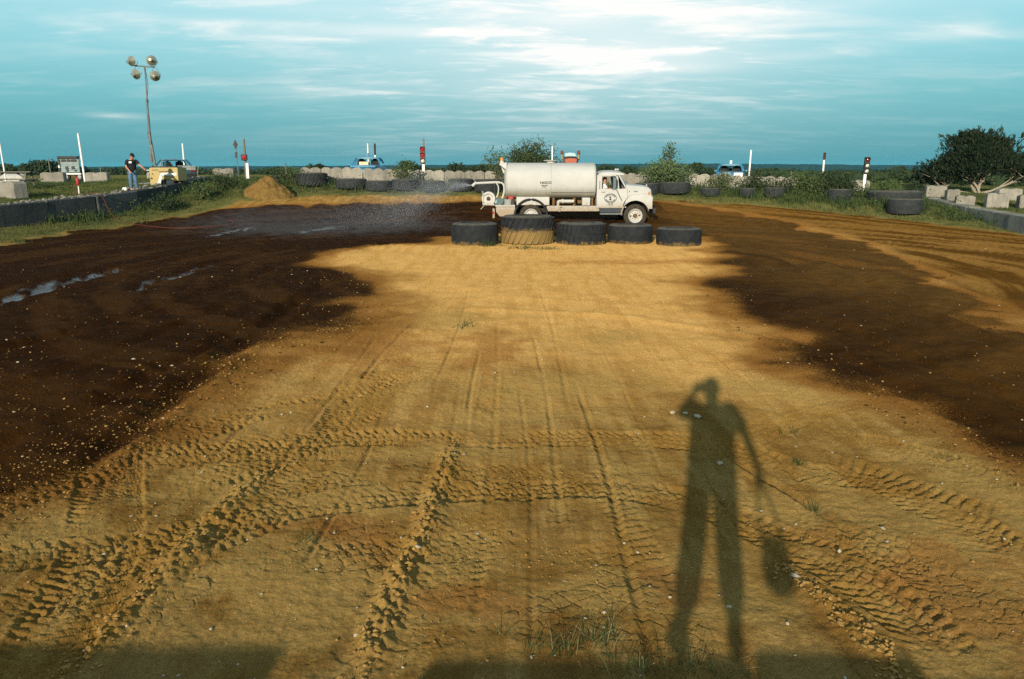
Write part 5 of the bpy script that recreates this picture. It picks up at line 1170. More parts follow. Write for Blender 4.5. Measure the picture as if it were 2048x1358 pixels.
# ------------------------------------------------------------------ the water tanker
def tanker():
    Y0 = 36.2; org = Vector((at(1150, 440, Y0).x, Y0 + 1.2, 0.02)); t = thing('tanker_truck', 'white water tanker truck spraying the track, emblem on its door', 'truck', org)
    def P(px, py, dy=0.0):
        p = at(px, py, Y0 + dy); return Vector((p.x - org.x, dy - 1.2, p.z - org.z))
    X = lambda px, dy=0.0: P(px, 400, dy).x
    Z = lambda py, dy=0.0: P(1150, py, dy).z
    YN, YF = -1.2, 1.2
    w = M_TPAINT
    # tank: oval barrel with seams
    x0, x1 = X(1013, .3), X(1190, .3); zt, zb = Z(325.5, .9), Z(399, .5); zc = (zt + zb) / 2; hz_ = (zt - zb) / 2; hy = 1.14
    def oval(s, n=40):
        return [(math.copysign(abs(math.cos(a)) ** .82, math.cos(a)) * hy * s, zc + math.copysign(abs(math.sin(a)) ** .82, math.sin(a)) * hz_ * s) for a in np.linspace(0, 2 * math.pi, n, False)]
    rings = [[(xx, p[0], p[1]) for p in oval(s)] for xx, s in ((x0 - .10, .55), (x0 - .05, .86), (x0, .985), (x0 + .02, 1), (x1 - .02, 1), (x1, .985), (x1 + .05, .86), (x1 + .09, .55))]
    tank = MB().loft(rings).build('tank', M_TANK, t, smooth=35)
    for xx, wd in ((x0 + .015, .05), (X(1102, .1), .022), (x1 - .03, .05)):
        MB().loft([[(q, p[0], p[1]) for p in oval(1.008)] for q in (xx - wd / 2, xx + wd / 2)], caps=False).build('seam_band', M_WHITE, tank).modifiers.new('s', 'SOLIDIFY').thickness = .012
    MB().tube([(X(1102, .1), -1.06, Z(384)), (x1 - .03, -1.06, Z(384))], .010, 6).build('weld_line', M_WHITE_D, tank)
    txt(tank, 'NASCO', .15, (X(1080), -1.158, Z(367.5)), M_TEXT, 'lettering', (R(88), 0, 0))
    for q, (pa, pb, py) in enumerate(((1082.5, 1089, 370.5), (1090, 1095, 370.5), (1084.5, 1087, 373.5), (1088, 1092, 373.5))): MB().box(((X(pa) + X(pb)) / 2, -1.155 + .006 * (q > 1), Z(py)), (X(pb) - X(pa), .02, .022)).build('lettering', M_TEXT, tank)
    # filler hatch, rear hood and beacon
    hx = X(1101, 1.2); MB().lathe([(0, .13), (.33, .12), (.35, .10), (.33, .085), (.17, .04), (.2, -.06)], 24, (hx, 0, zt)).build('hatch', w, tank, smooth=40)
    MB().prism([(x0 + .02, Z(325, .9)), (X(1001, .9), Z(326, .9)), (X(998.5, .9), Z(329, .9)), (X(1003, .9), Z(333, .9)), (x0 + .02, Z(341, .9)), ], -.75, .75).build('rear_hood', w, t, bev=.03)
    MB().prism([(X(1002, .9), Z(331, .9)), (X(1006, .9), Z(345, .9)), (x0, Z(352, .9)), (x0, Z(338, .9))], -.1, .5).build('hood_chute', w, t)
    bc = MB().lathe([(0, .26), (.06, .25), (.085, .20), (.09, .08), (.075, .07)], 16, (X(1004, 1.1), -.1, Z(326, 1.1))).build('beacon', mat('amber_plastic', (.50, .22, .03), (.36, .15, .02), 9, .3), t, smooth=40)
    MB().lathe([(.0, .08), (.09, .08), (.10, 0), (0, 0)], 16, (X(1004, 1.1), -.1, Z(326, 1.1))).build('beacon_base', w, bc)
    # chassis
    for yy in (-.42, .42): MB().box(((X(990) + X(1290)) / 2, yy, Z(421)), (X(1290) - X(990), .09, .24)).build('frame_rail', M_CHASSIS, t)
    MB().box(((X(1094) + X(1200)) / 2, -.95, Z(417.5)), (X(1200) - X(1094), .10, Z(412) - Z(423))).build('side_skirt', w, t, bev=.008)
    for px in (1102, 1120, 1176): MB().box((X(px), -1.003, Z(417.5)), (.015, .012, Z(412.5) - Z(422.5))).build('skirt_joint', M_WHITE_D, t)
    for (pa, pb, ya, yb, d) in ((1033, 1099, 394, 410.5, .55), (1165, 1181, 395.5, 411.5, .4)): MB().box(((X(pa) + X(pb)) / 2, -1.0 + d / 2 - .1, (Z(ya) + Z(yb)) / 2), (X(pb) - X(pa), d, Z(ya) - Z(yb))).build('tool_box', w, t, bev=.015)
    MB().box(((X(1100) + X(1192)) / 2, .1, Z(405)), (X(1192) - X(1100), .5, .16)).build('tank_cradle', M_RUST, t)
    for px in (1108, 1150, 1186): MB().box((X(px), -.35, Z(404)), (.10, .8, .34)).build('cradle_leg', M_RUST, t)
    MB().tube(smooth_path([(X(1117), -.9, Z(418)), (X(1117), -.95, Z(406)), (X(1119), -.95, Z(403)), (X(1124), -.95, Z(402.5))], 5), .065, 10).build('drain_pipe', w, t, smooth=True)
    MB().tube([(X(1127), -.93, Z(403)), (X(1149), -.93, Z(403))], .075, 12).build('drain_pipe', w, t, smooth=40); MB().tube([(X(1124), -.93, Z(403)), (X(1128), -.93, Z(403))], .10, 12).build('pipe_flange', w, t, smooth=40)
    MB().tube([(X(1113), -.88, Z(401)), (X(1113), -.88, Z(407))], .05, 8).build('valve', M_DARK, t); MB().tube([(X(1120), -1.0, Z(413)), (X(1120), -1.0, Z(424))], .05, 8).build('drain_pipe', w, t, smooth=40)
    MB().box((X(1121.5), -1.01, Z(415)), (.16, .03, .03)).build('valve_handle', M_DARK, t)
    # wheels
    def wheel(px, py, r, yy, dual=False, hub=M_DARK):
        c = (X(px), yy, Z(py)); wh = thing('w', None, None); wh.name = 'wheel'; wh.parent = t; wh.location = c
        wd = .26
        MB().lathe([(r * .60, -wd * .42), (r * .78, -wd * .52), (r * .93, -wd * .48), (r, -wd * .34), (r, wd * .34), (r * .93, wd * .48), (r * .6, wd * .42)], 44, (0, 0, 0), 'Y').build('tyre', M_TRUCKTYRE, wh, smooth=40)
        rm = MB().lathe([(0, -.04), (r * .16, -.05), (r * .20, -.045), (r * .42, -.03), (r * .50, -.085), (r * .62, -wd * .44), (r * .63, -wd * .36), (r * .58, .0)], 36, (0, 0, 0), 'Y').build('rim', M_WHEEL, wh, smooth=30)
        MB().lathe([(0, -.15), (r * .13, -.15), (r * .17, -.10), (r * .20, -.04)], 18, (0, 0, 0), 'Y').build('hub', hub, wh, smooth=40)
        for k in range(8):
            a = k * math.pi / 4; MB().lathe([(0, -.075), (.016, -.07), (.016, -.04)], 6, (math.cos(a) * r * .30, 0, math.sin(a) * r * .30), 'Y').build('wheel_nut', M_DARK, wh)
        for k in range(2): MB().lathe([(0, -.062), (.035, -.058), (.038, -.05)], 10, (math.cos(k * math.pi + .1) * r * .40, 0, math.sin(k * math.pi + .1) * r * .40), 'Y').build('hand_hole', M_TEXT, wh)
    rw = .515
    wheel(1272, 431.7, rw, -1.02, hub=M_RUST); wheel(1272, 431.7, rw, 1.0)
    for yy in (-1.0, -.70, .70, 1.0): wheel(1062, 431.7, rw, yy, hub=M_WHEEL)
    MB().box((X(1062), 0, Z(431.7)), (.18, 1.9, .18)).build('rear_axle', M_CHASSIS, t, bev=.04); MB().box((X(1272), 0, Z(431)), (.12, 1.9, .14)).build('front_axle', M_CHASSIS, t, bev=.04)
    # black mudguard over the rear wheels
    cx, cz = X(1062), Z(431.7); r1 = .70
    for sy in (-1, 1):
        arc = [(cx + math.cos(a) * r1, cz + math.sin(a) * r1) for a in np.linspace(R(-8), R(188), 22)]; arc2 = [(cx + math.cos(a) * (r1 + .05), cz + math.sin(a) * (r1 + .05)) for a in np.linspace(R(188), R(-8), 22)]
        MB().prism(arc + arc2, sy * 1.16, sy * .58).build('mudguard', M_BLACK, t, smooth=30)
        MB().tube([(cx + math.cos(a) * (r1 + .03), sy * 1.17, cz + math.sin(a) * (r1 + .03)) for a in np.linspace(R(-10), R(190), 22)], .05, 8).build('mudguard_lip', M_BLACK, t, smooth=True)
    # rear deck with pump and engine
    MB().box(((X(991) + X(1030)) / 2, -.05, Z(412)), (X(1030) - X(991), 2.2, .09)).build('rear_deck', w, t, bev=.01)
    MB().prism([(X(992), Z(413)), (X(1030), Z(413)), (X(1030), Z(432)), (X(999), Z(433)), (X(992), Z(424))], -1.1, -1.05).build('deck_valance', w, t)
    tl = MB().box((X(987), -.95, Z(427)), (.09, .3, .42)).build('tail_bracket', w, t); MB().box((X(986), -1.105, Z(426)), (.06, .02, .12)).build('tail_light', M_LENS_R, tl)
    MB().box((X(1005), -.75, Z(404)), (.30, .35, .26)).build('pump_body', M_PUMP, t, bev=.05); MB().lathe([(0, -.1), (.15, -.1), (.16, 0), (.15, .1), (0, .1)], 18, (X(1000), -.95, Z(403)), 'Y').build('pump_volute', M_PUMP, t, smooth=40)
    eng = MB().box((X(1015), -.72, Z(405)), (.32, .4, .28)).build('engine_block', M_STEEL, t, bev=.02)
    for k in range(5): MB().box((X(1015), -.72, Z(409) + .05 * k), (.36, .43, .012)).build('cooling_fin', M_STEEL, eng)
    MB().box((X(1021.5), -.74, Z(398)), (.25, .3, .23)).build('fuel_tank', M_RED, eng, bev=.04); MB().box((X(1026), -.72, Z(405)), (.16, .36, .3)).build('engine_shroud', M_DARK, eng, bev=.03)
    MB().tube(smooth_path([(X(991), -.9, Z(407)), (X(995), -.95, Z(401)), (X(1002), -.95, Z(400))], 5), .06, 8).build('suction_hose', M_TEALH, t, smooth=True)
    # hose reel hung at the rear
    rx, rz = X(977, .2), Z(397.5, .2); rr = .30
    reel = MB().lathe([(.10, -.16), (rr, -.16), (rr + .01, -.14), (rr, -.12), (.17, -.12), (.17, .12), (rr, .12), (rr + .01, .14), (rr, .16), (.10, .16)], 30, (rx, -.78, rz), 'Y').build('hose_reel', w, t, smooth=30)
    for a0 in range(3): MB().tube([(rx + math.cos(a) * (.20 + .03 * a0), -.95, rz + math.sin(a) * (.20 + .03 * a0)) for a in np.linspace(.4 + a0, 2.4 + a0, 10)], .018, 6).build('reel_rib', M_WHITE_D, reel)
    MB().lathe([(0, -.2), (.05, -.2), (.06, -.12)], 12, (rx, -.78, rz), 'Y').build('reel_axle', M_DARK, reel)
    fr = MB().tube([(X(966, .2), -.95, Z(408, .2)), (X(966, .2), -.95, Z(383, .2))], .022, 6).build('reel_frame', w, t)
    MB().tube([(X(965, .2), -.95, Z(409, .2)), (X(992), -.95, Z(411))], .028, 6).build('reel_frame', w, t); MB().tube([(X(968, .2), -.95, Z(411, .2)), (X(961, .2), -.98, Z(419, .2))], .018, 6).build('reel_crank', w, t)
    for px in (973, 985): MB().lathe([(0, -.05), (.07, -.03), (.07, .03), (0, .05)], 14, (X(px, .2), -.95, Z(408, .2)), 'Y').build('guide_roller', w, t, smooth=40)
    MB().tube([(X(964.5, .2), -.95, Z(390, .2)), (X(964.5, .2), -.95, Z(381, .2))], .03, 6).build('reel_valve', M_STEEL, t)
    # spray boom and hoses
    yb = -.35
    MB().tube([(X(952, .9), yb, Z(366.5, .9)), (X(992, .9), yb, Z(364.5, .9)), (X(1000, .9), yb, Z(365, .9))], .058, 10).build('spray_boom', w, t, smooth=40)
    MB().tube([(X(953, .9), yb, Z(364.5, .9)), (X(945, .9), yb, Z(372, .9))], [.06, .075], 10).build('spray_nozzle', w, t, smooth=40)
    MB().tube([(X(951, .9), yb, Z(367, .9)), (X(951, .9), yb, Z(361, .9))], .035, 8).build('nozzle_cap', M_STEEL, t)
    MB().tube(smooth_path([(X(997, .9), yb, Z(365, .9)), (X(1004, .9), yb, Z(366, .9)), (X(1008, .9), yb - .1, Z(372, .9)), (X(1008, .9), yb - .25, Z(386, .7)), (X(1003, .6), -.7, Z(400, .5))], 6), .045, 10).build('riser_hose', w, t, smooth=True)
    MB().tube(smooth_path([(X(993, .9), yb - .1, Z(366, .9)), (X(997, .9), yb - .1, Z(374, .9)), (X(996, .8), yb - .2, Z(388, .8)), (X(990, .6), -.7, Z(402, .5))], 6), .032, 8).build('riser_hose', w, t, smooth=True)
    MB().tube([(X(990, .9), yb, Z(365, .9)), (X(990, .8), -.4, Z(412, .8))], .035, 8).build('boom_post', M_DARK, t)
    # cab
    cab = MB(); zr, zs, zsill = Z(352.5), Z(378), Z(416.5)
    xR, xw0, xw1, xv1, xd1, xfw = X(1194), X(1204), X(1225), X(1236), X(1245.5), X(1254)
    yn, yf = -1.06, 1.06
    for yy in (yn, yf - .05):
        cab.box(((xR + xw0) / 2, yy + .025, (zr + zs) / 2), (xw0 - xR, .05, zr - zs + .02))
        cab.prism([(xR, zs), (xR, zsill), (xd1, zsill), (X(1249.5), Z(404)), (xfw + .02, Z(396)), (xfw + .02, zs + .02), (xv1, zs)], yy, yy + .05)
        cab.prism([(xv1 - .01, zs - .02), (xv1 + .07, zs - .02), (X(1236.5) - .02, zr + .05), (X(1234) - .06, zr + .05)], yy, yy + .05)
        cab.box(((xR + X(1236)) / 2, yy + .025, zr + .03), (X(1236) - xR, .05, .07))
    cab.box((xR + .03, 0, (Z(352) + zsill) / 2), (.05, 2.0, Z(352) - zsill)); cab.box(((xR + xfw) / 2, 0, zsill + .04), (xfw - xR, 2.05, .06)); cab.box((xfw, 0, (zs + Z(410)) / 2), (.05, 2.0, zs - Z(410)))
    shell = cab.build('cab_shell', w, t, bev=.012)
    # roof: domed shell with a slight overhang above the windscreen
    rx0, rx1 = X(1192.5, 1.0), X(1241, 1.0); rings = []
    for t_ in np.linspace(0, 1, 9):
        xx = rx0 + (rx1 - rx0) * t_; e = math.sin(math.pi * min(max(t_, .0), 1)) ** .35 if 0 < t_ < 1 else 0; rise = (Z(340.5, .9) - zr - .05) * (.45 + .55 * e)
        ring = []
        for a in np.linspace(0, math.pi, 13):
            ring.append((xx, -math.cos(a) * (1.075 if abs(math.cos(a)) > .9 else 1.06), zr + .055 + rise * math.sin(a) ** .45))
        rings.append(ring + [(xx, 1.03, zr + .05), (xx, -1.03, zr + .05)])
    MB().loft(rings).build('roof', w, t, smooth=40)
    for px in (1230, 1236): MB().lathe([(0, .08), (.04, .07), (.05, 0)], 10, (X(px, .6), -.55 if px == 1230 else -.2, Z(340.5, .7))).build('roof_lamp', w, t)
    MB().box((X(1234, .2), -1.0, Z(345.5, .2)), (.13, .04, .05)).build('clearance_lamp', M_DARK, t)
    # glass: wrap-round windscreen, quarter light
    wsr = []
    for u in np.linspace(-1, 1, 15):
        cv = .20 * (1 - abs(u) ** 3); wsr.append([(X(1237.5) + cv * .6, u * 1.02, zr + .06), (X(1246) + cv, u * 1.03, (zr + zs) / 2), (X(1252.5) + cv * 1.1, u * 1.03, zs + .02)])
    MB().loft(wsr, caps=False, closed=False).build('windscreen', M_GLASS, t, smooth=True)
    MB().prism([(X(1226.5), zs + .01), (xv1 + .01, zs + .01), (X(1234.5) - .05, zr), (X(1226.5), zr)], yn + .015, yn + .03).build('quarter_light', M_GLASS, t)
    MB().tube([(X(1225.5), yn + .01, zs), (X(1225.5), yn + .01, zr + .02)], .02, 6).build('window_bar', M_DARK, t)
    for u in (-1, 1): MB().tube([(X(1237.5), u * 1.035, zr + .05), (X(1253), u * 1.045, zs + .01)], .035, 8).build('screen_pillar', w, t)
    # far door glass and dark cab lining
    MB().box(((xR + xfw) / 2, yf - .09, (zs + zsill) / 2), (xfw - xR - .12, .03, zs - zsill)).build('door_lining', M_DARK, t)
    MB().box((X(1199.5), 0, (zr + zsill) / 2), (.03, 1.9, zr - zsill)).build('rear_lining', M_DARK, t)
    seat = MB().box((X(1206), -.45, Z(397)), (.5, .62, .14)).build('seat', M_DARK, t, bev=.04); MB().box((X(1199) + .06, -.45, Z(384)), (.12, .6, .62)).build('seat_back', M_DARK, seat, bev=.04)
    MB().lathe([(.205, -.014), (.22, 0), (.205, .014), (.19, 0)], 26, (0, 0, 0), 'Z', True).build('steering_wheel', M_DARK, t, (X(1226.5), -.48, zs + .05), (0, R(-35), 0), smooth=True)
    MB().tube([(X(1226.5), -.48, zs + .05), (X(1238), -.48, Z(400))], .03, 8).build('steering_column', M_DARK, t)
    # door details
    door = MB().prism([(xR + .06, zsill + .05), (xd1 - .05, zsill + .05), (xd1 - .05, Z(402)), (X(1237), zs - .035), (xR + .06, zs - .035)], yn - .018, yn).build('door', w, t, bev=.008)
    MB().box((X(1207), yn - .035, Z(384.3)), (.16, .03, .025)).build('door_handle', M_STEEL, door)
    MB().tube([(X(1233), yn - .03, Z(379.5)), (X(1244), yn - .05, Z(401))], .017, 6).build('mirror_brace', M_TEXT, door)
    MB().box((X(1229), yn - .05, Z(378.5)), (.2, .05, .045)).build('mirror_bracket', M_STEEL, door)
    mr = MB().box((X(1232), yn - .22, Z(366)), (.035, .17, .36)).build('mirror', M_DARK, door, bev=.01); MB().tube([(X(1231), yn - .2, Z(354)), (X(1226), yn, Z(352))], .012, 5).build('mirror_arm', M_DARK, door); MB().tube([(X(1231), yn - .2, Z(376)), (X(1229), yn, Z(379))], .012, 5).build('mirror_arm', M_DARK, door)
    MB().box((X(1199.5), yn - .01, Z(370)), (.02, .02, .36)).build('drip_rail', M_DARK, door)
    # oval emblem with figure and number
    ex, ez, ey = X(1221.5), Z(396.7), yn - .021
    MB().tube([(ex + math.cos(a) * .262, ey, ez + math.sin(a) * .200) for a in np.linspace(0, 2 * math.pi, 41)], .013, 4).build('emblem_ring', M_TEXT, door)
    txt(door, '2', .21, (ex - .062, ey, ez - .075), M_TEXT, 'emblem_figure', bold=.06); txt(door, '1318', .115, (ex - .12, ey, Z(410.3)), M_TEXT, 'lettering')
    for k in range(22):
        a = 2 * math.pi * (k + .5) / 22
        if abs(math.cos(a)) > .93: continue
        MB().box((ex + math.cos(a) * .208, ey, ez + math.sin(a) * .152), (.034, .008, .052), M=Matrix.Rotation(-(a - math.pi / 2) if a < math.pi else -(a + math.pi / 2), 3, 'Y')).build('emblem_letter', M_TEXT, door)
    # bonnet and wings
    z0, z1, z2 = Z(369.5, .4), Z(372, .4), Z(377, .4); xn = X(1304, .3)
    rings = []
    for xx, hw, zt_, zb_ in ((xfw - .02, .96, Z(367.5, .3), Z(398)), (X(1262, .3), .90, Z(369, .3), Z(398)), (X(1285, .3), .80, Z(371, .3), Z(398)), (X(1297, .3), .76, Z(373, .3), Z(400)), (X(1303, .3), .73, Z(378, .3), Z(402)), (xn, .71, Z(386, .3), Z(408))):
        ring = [(xx, -hw, zb_), (xx, -hw, zt_ - .16), (xx, -hw * .93, zt_ - .05), (xx, -hw * .7, zt_ - .01), (xx, -.25, zt_ + .02), (xx, .25, zt_ + .02), (xx, hw * .7, zt_ - .01), (xx, hw * .93, zt_ - .05), (xx, hw, zt_ - .16), (xx, hw, zb_)]
        rings.append(ring)
    hood = MB().loft(rings).build('bonnet', w, t, smooth=40)
    MB().lathe([(0, .09), (.02, .08), (.03, 0)], 8, (X(1295, .5), -.3, Z(372.5, .5))).build('bonnet_ornament', w, hood)
    MB().box(((X(1269) + X(1277)) / 2, -.905, Z(383)), (.17, .02, .03)).build('badge', M_STEEL, hood); MB().box((X(1260), -.93, Z(383.5)), (.035, .02, .045)).build('badge', M_DARK, hood)
    for sy in (-1, 1):
        ya, yb_ = sy * 1.13, sy * .60
        cx, cz = X(1272), Z(431.7); rA = .66
        inner = [(X(1246), Z(430))] + [(cx + math.cos(a) * rA * (1.0 if math.cos(a) < 0 else .97), cz + math.sin(a) * rA * 1.02) for a in np.linspace(R(172), R(14), 16)] + [(X(1299), Z(418))]
        outer = [(X(1306), Z(418)), (X(1305.5), Z(396)), (X(1302), Z(388.5)), (X(1296), Z(388)), (X(1262), Z(390)), (X(1258), Z(394)), (X(1252), Z(402)), (X(1247.5), Z(416)), (X(1243), Z(431))]
        MB().prism(inner + outer, ya, yb_).build('wing', w, t, bev=.02)
        MB().lathe([(0, .02), (.10, .015), (.115, 0), (.115, -.08)], 20, (0, 0, 0), 'X').build('headlamp', M_LENS_W, t, (xn + .02, sy * .86, Z(399)), smooth=40)
        MB().box((X(1298), sy * 1.14, Z(387)), (.07, .04, .14)).build('indicator', M_AMBER, t, bev=.01)
    gr = MB().box((xn + .01, 0, Z(400)), (.06, 1.3, .5)).build('grille', M_DARK, t)
    for k in range(6): MB().box((xn + .05, 0, Z(400) - .2 + .08 * k), (.03, 1.28, .025)).build('grille_bar', w, gr)
    MB().box((xn + .10, 0, Z(422)), (.16, 2.2, .24)).build('bumper', M_TEXT, t, bev=.02)
    MB().box(((X(1201) + X(1246)) / 2, -.92, Z(421.5)), (X(1246) - X(1201), .3, .20)).build('step_box', M_STEP, t, bev=.01); MB().box(((X(1201) + X(1246)) / 2, -1.02, Z(428)), (X(1246) - X(1201), .24, .04)).build('step_tread', M_STEEL, t)
    MB().box((X(1265), 0, Z(408)), (.9, .8, .5)).build('engine_block', M_CHASSIS, t, bev=.05)
    # driver
    Jd = dict(pelvis=(0, .0, .10), chest=(.04, 0, .42), head=(.10, 0, .645), up=(.08, 0, 1), face=(1, -.12, -.02), palm=(1, 0, 0), sh_l=(.06, .19, .47), el_l=(.26, .23, .28), wr_l=(.45, .10, .33), hd_l=(.52, .06, .35),
              sh_r=(.06, -.19, .47), el_r=(.23, -.25, .26), wr_r=(.43, -.15, .30), hd_r=(.50, -.11, .33))
    return org, (X(1207.5) + org.x, org.y - .5, Z(397.5) + org.z + .12), Jd, P
M_TANK = None
def tank_mat():
    m = bpy.data.materials.new('stained_white_tank'); m.use_nodes = True; k = mixer(m); N, Lk = k.N, k.L; b = N['Principled BSDF']
    tc = N.new('ShaderNodeTexCoord'); p = tc.outputs['Object']; sp = N.new('ShaderNodeSeparateXYZ'); Lk.new(p, sp.inputs[0])
    mp = N.new('ShaderNodeMapping'); mp.inputs['Scale'].default_value = (7, 1, .5); Lk.new(p, mp.inputs[0])
    c = k.mixc(k.rng(k.noise(p, 1.6, 6), .35, .7), (.47, .46, .43), (.42, .41, .375))
    low = k.rng(k.val('ADD', sp.outputs['Z'], k.val('MULTIPLY', k.val('SUBTRACT', k.noise(mp.outputs[0], 2, 6, .7), .5), .55)), 1.25, 1.62, 1, 0)
    c = k.mixc(k.val('MULTIPLY', low, .75), c, (.27, .24, .16))
    c = k.mixc(k.rng(k.noise(mp.outputs[0], 3.2, 7, .7), .58, .76, 0, .45), c, (.34, .29, .20))
    Lk.new(c, b.inputs['Base Color']); b.inputs['Roughness'].default_value = .65; b.inputs['Specular IOR Level'].default_value = .18
    bp = N.new('ShaderNodeBump'); bp.inputs['Strength'].default_value = .15; bp.inputs['Distance'].default_value = .02; Lk.new(k.noise(p, 2.2, 3), bp.inputs['Height']); Lk.new(bp.outputs[0], b.inputs['Normal']); return m
M_TANK = tank_mat()
M_WHITE_D = mat('grey_seam', (.30, .28, .23), rough=.7); M_CHASSIS = mat('chassis_black', (.02, .018, .015), (.05, .035, .02), 6, .8); M_RUST = mat('rusty_frame', (.20, .11, .035), (.09, .05, .02), 5, .9, bump=.3)
M_TRUCKTYRE = mat('truck_tyre', (.018, .018, .019), (.05, .038, .022), 7, .85, bump=.3, col3=(.11, .075, .03)); M_WHEEL = mat('white_wheel', (.46, .45, .42), (.38, .36, .32), 9, .5, col3=(.30, .22, .12))
M_PUMP = mat('pump_green', (.10, .15, .15), (.06, .09, .09), 9, .6); M_TEALH = mat('pale_hose', (.30, .42, .44), rough=.5); M_STEP = mat('step_blue_black', (.02, .028, .035), (.04, .05, .06), 5, .6); M_AMBER = mat('amber_lens', (.50, .17, .02), rough=.25)
TORG, DPOS, DJ, TP = tanker()
M_SUNG = mat('dark_glasses', (.006, .006, .008), rough=.1, spec=.8)
person('truck driver in white shirt and dark sunglasses at the tanker wheel', DPOS, 0, DJ, M_WSHIRT, M_DENIM, M_SHOE, hair=M_HAIR, glasses=M_SUNG, seated=True, sleeve=.5)
# water thrown from the boom: a wide fan of drops falling on the lap behind the truck
def spray():
    rg = np.random.default_rng(4); n = 130000; o = np.array(TORG + TP(944, 371, .9)) + np.array([0, .85 - .85, 0])
    yaw = rg.normal(0, .50, n); pit = R(5) + rg.normal(0, .14, n); v = 9.4 * rg.uniform(.55, 1.08, n)
    vx = -np.cos(yaw) * np.cos(pit) * v; vy = np.sin(yaw) * np.cos(pit) * v; vz = np.sin(pit) * v
    T = rg.random(n) ** .85 * 1.0
    x = o[0] + vx * T * (1 - .16 * T); y = o[1] + vy * T; z = o[2] + vz * T - 4.9 * T * T
    k = z > base_h(x, y) + .02; x, y, z, T = x[k], y[k], z[k], T[k]; n = len(x)
    r = (.0019 + .0022 * rg.random(n) ** 2) * (.55 + .75 * np.clip(T, 0, 1)); C = np.stack([x, y, z], 1)
    D = np.array([[1, 1, 1], [1, -1, -1], [-1, 1, -1], [-1, -1, 1]], float) * .9
    V = (C[:, None, :] + D[None] * r[:, None, None] + rg.normal(0, .0008, (n, 4, 3))).reshape(-1, 3)
    F = (np.arange(n)[:, None, None] * 4 + np.array([[0, 1, 2], [0, 3, 1], [0, 2, 3], [1, 3, 2]])[None]).reshape(-1, 3)
    m = mat('water_drops', (.62, .68, .74), rough=.15, spec=.5)
    b = m.node_tree.nodes['Principled BSDF']; b.inputs['Transmission Weight'].default_value = .45; b.inputs['IOR'].default_value = 1.33
    ob = tri_mesh('water_spray', V, F, m, 'stuff'); ob['label'] = 'fan of water drops sprayed behind the tanker'
spray()
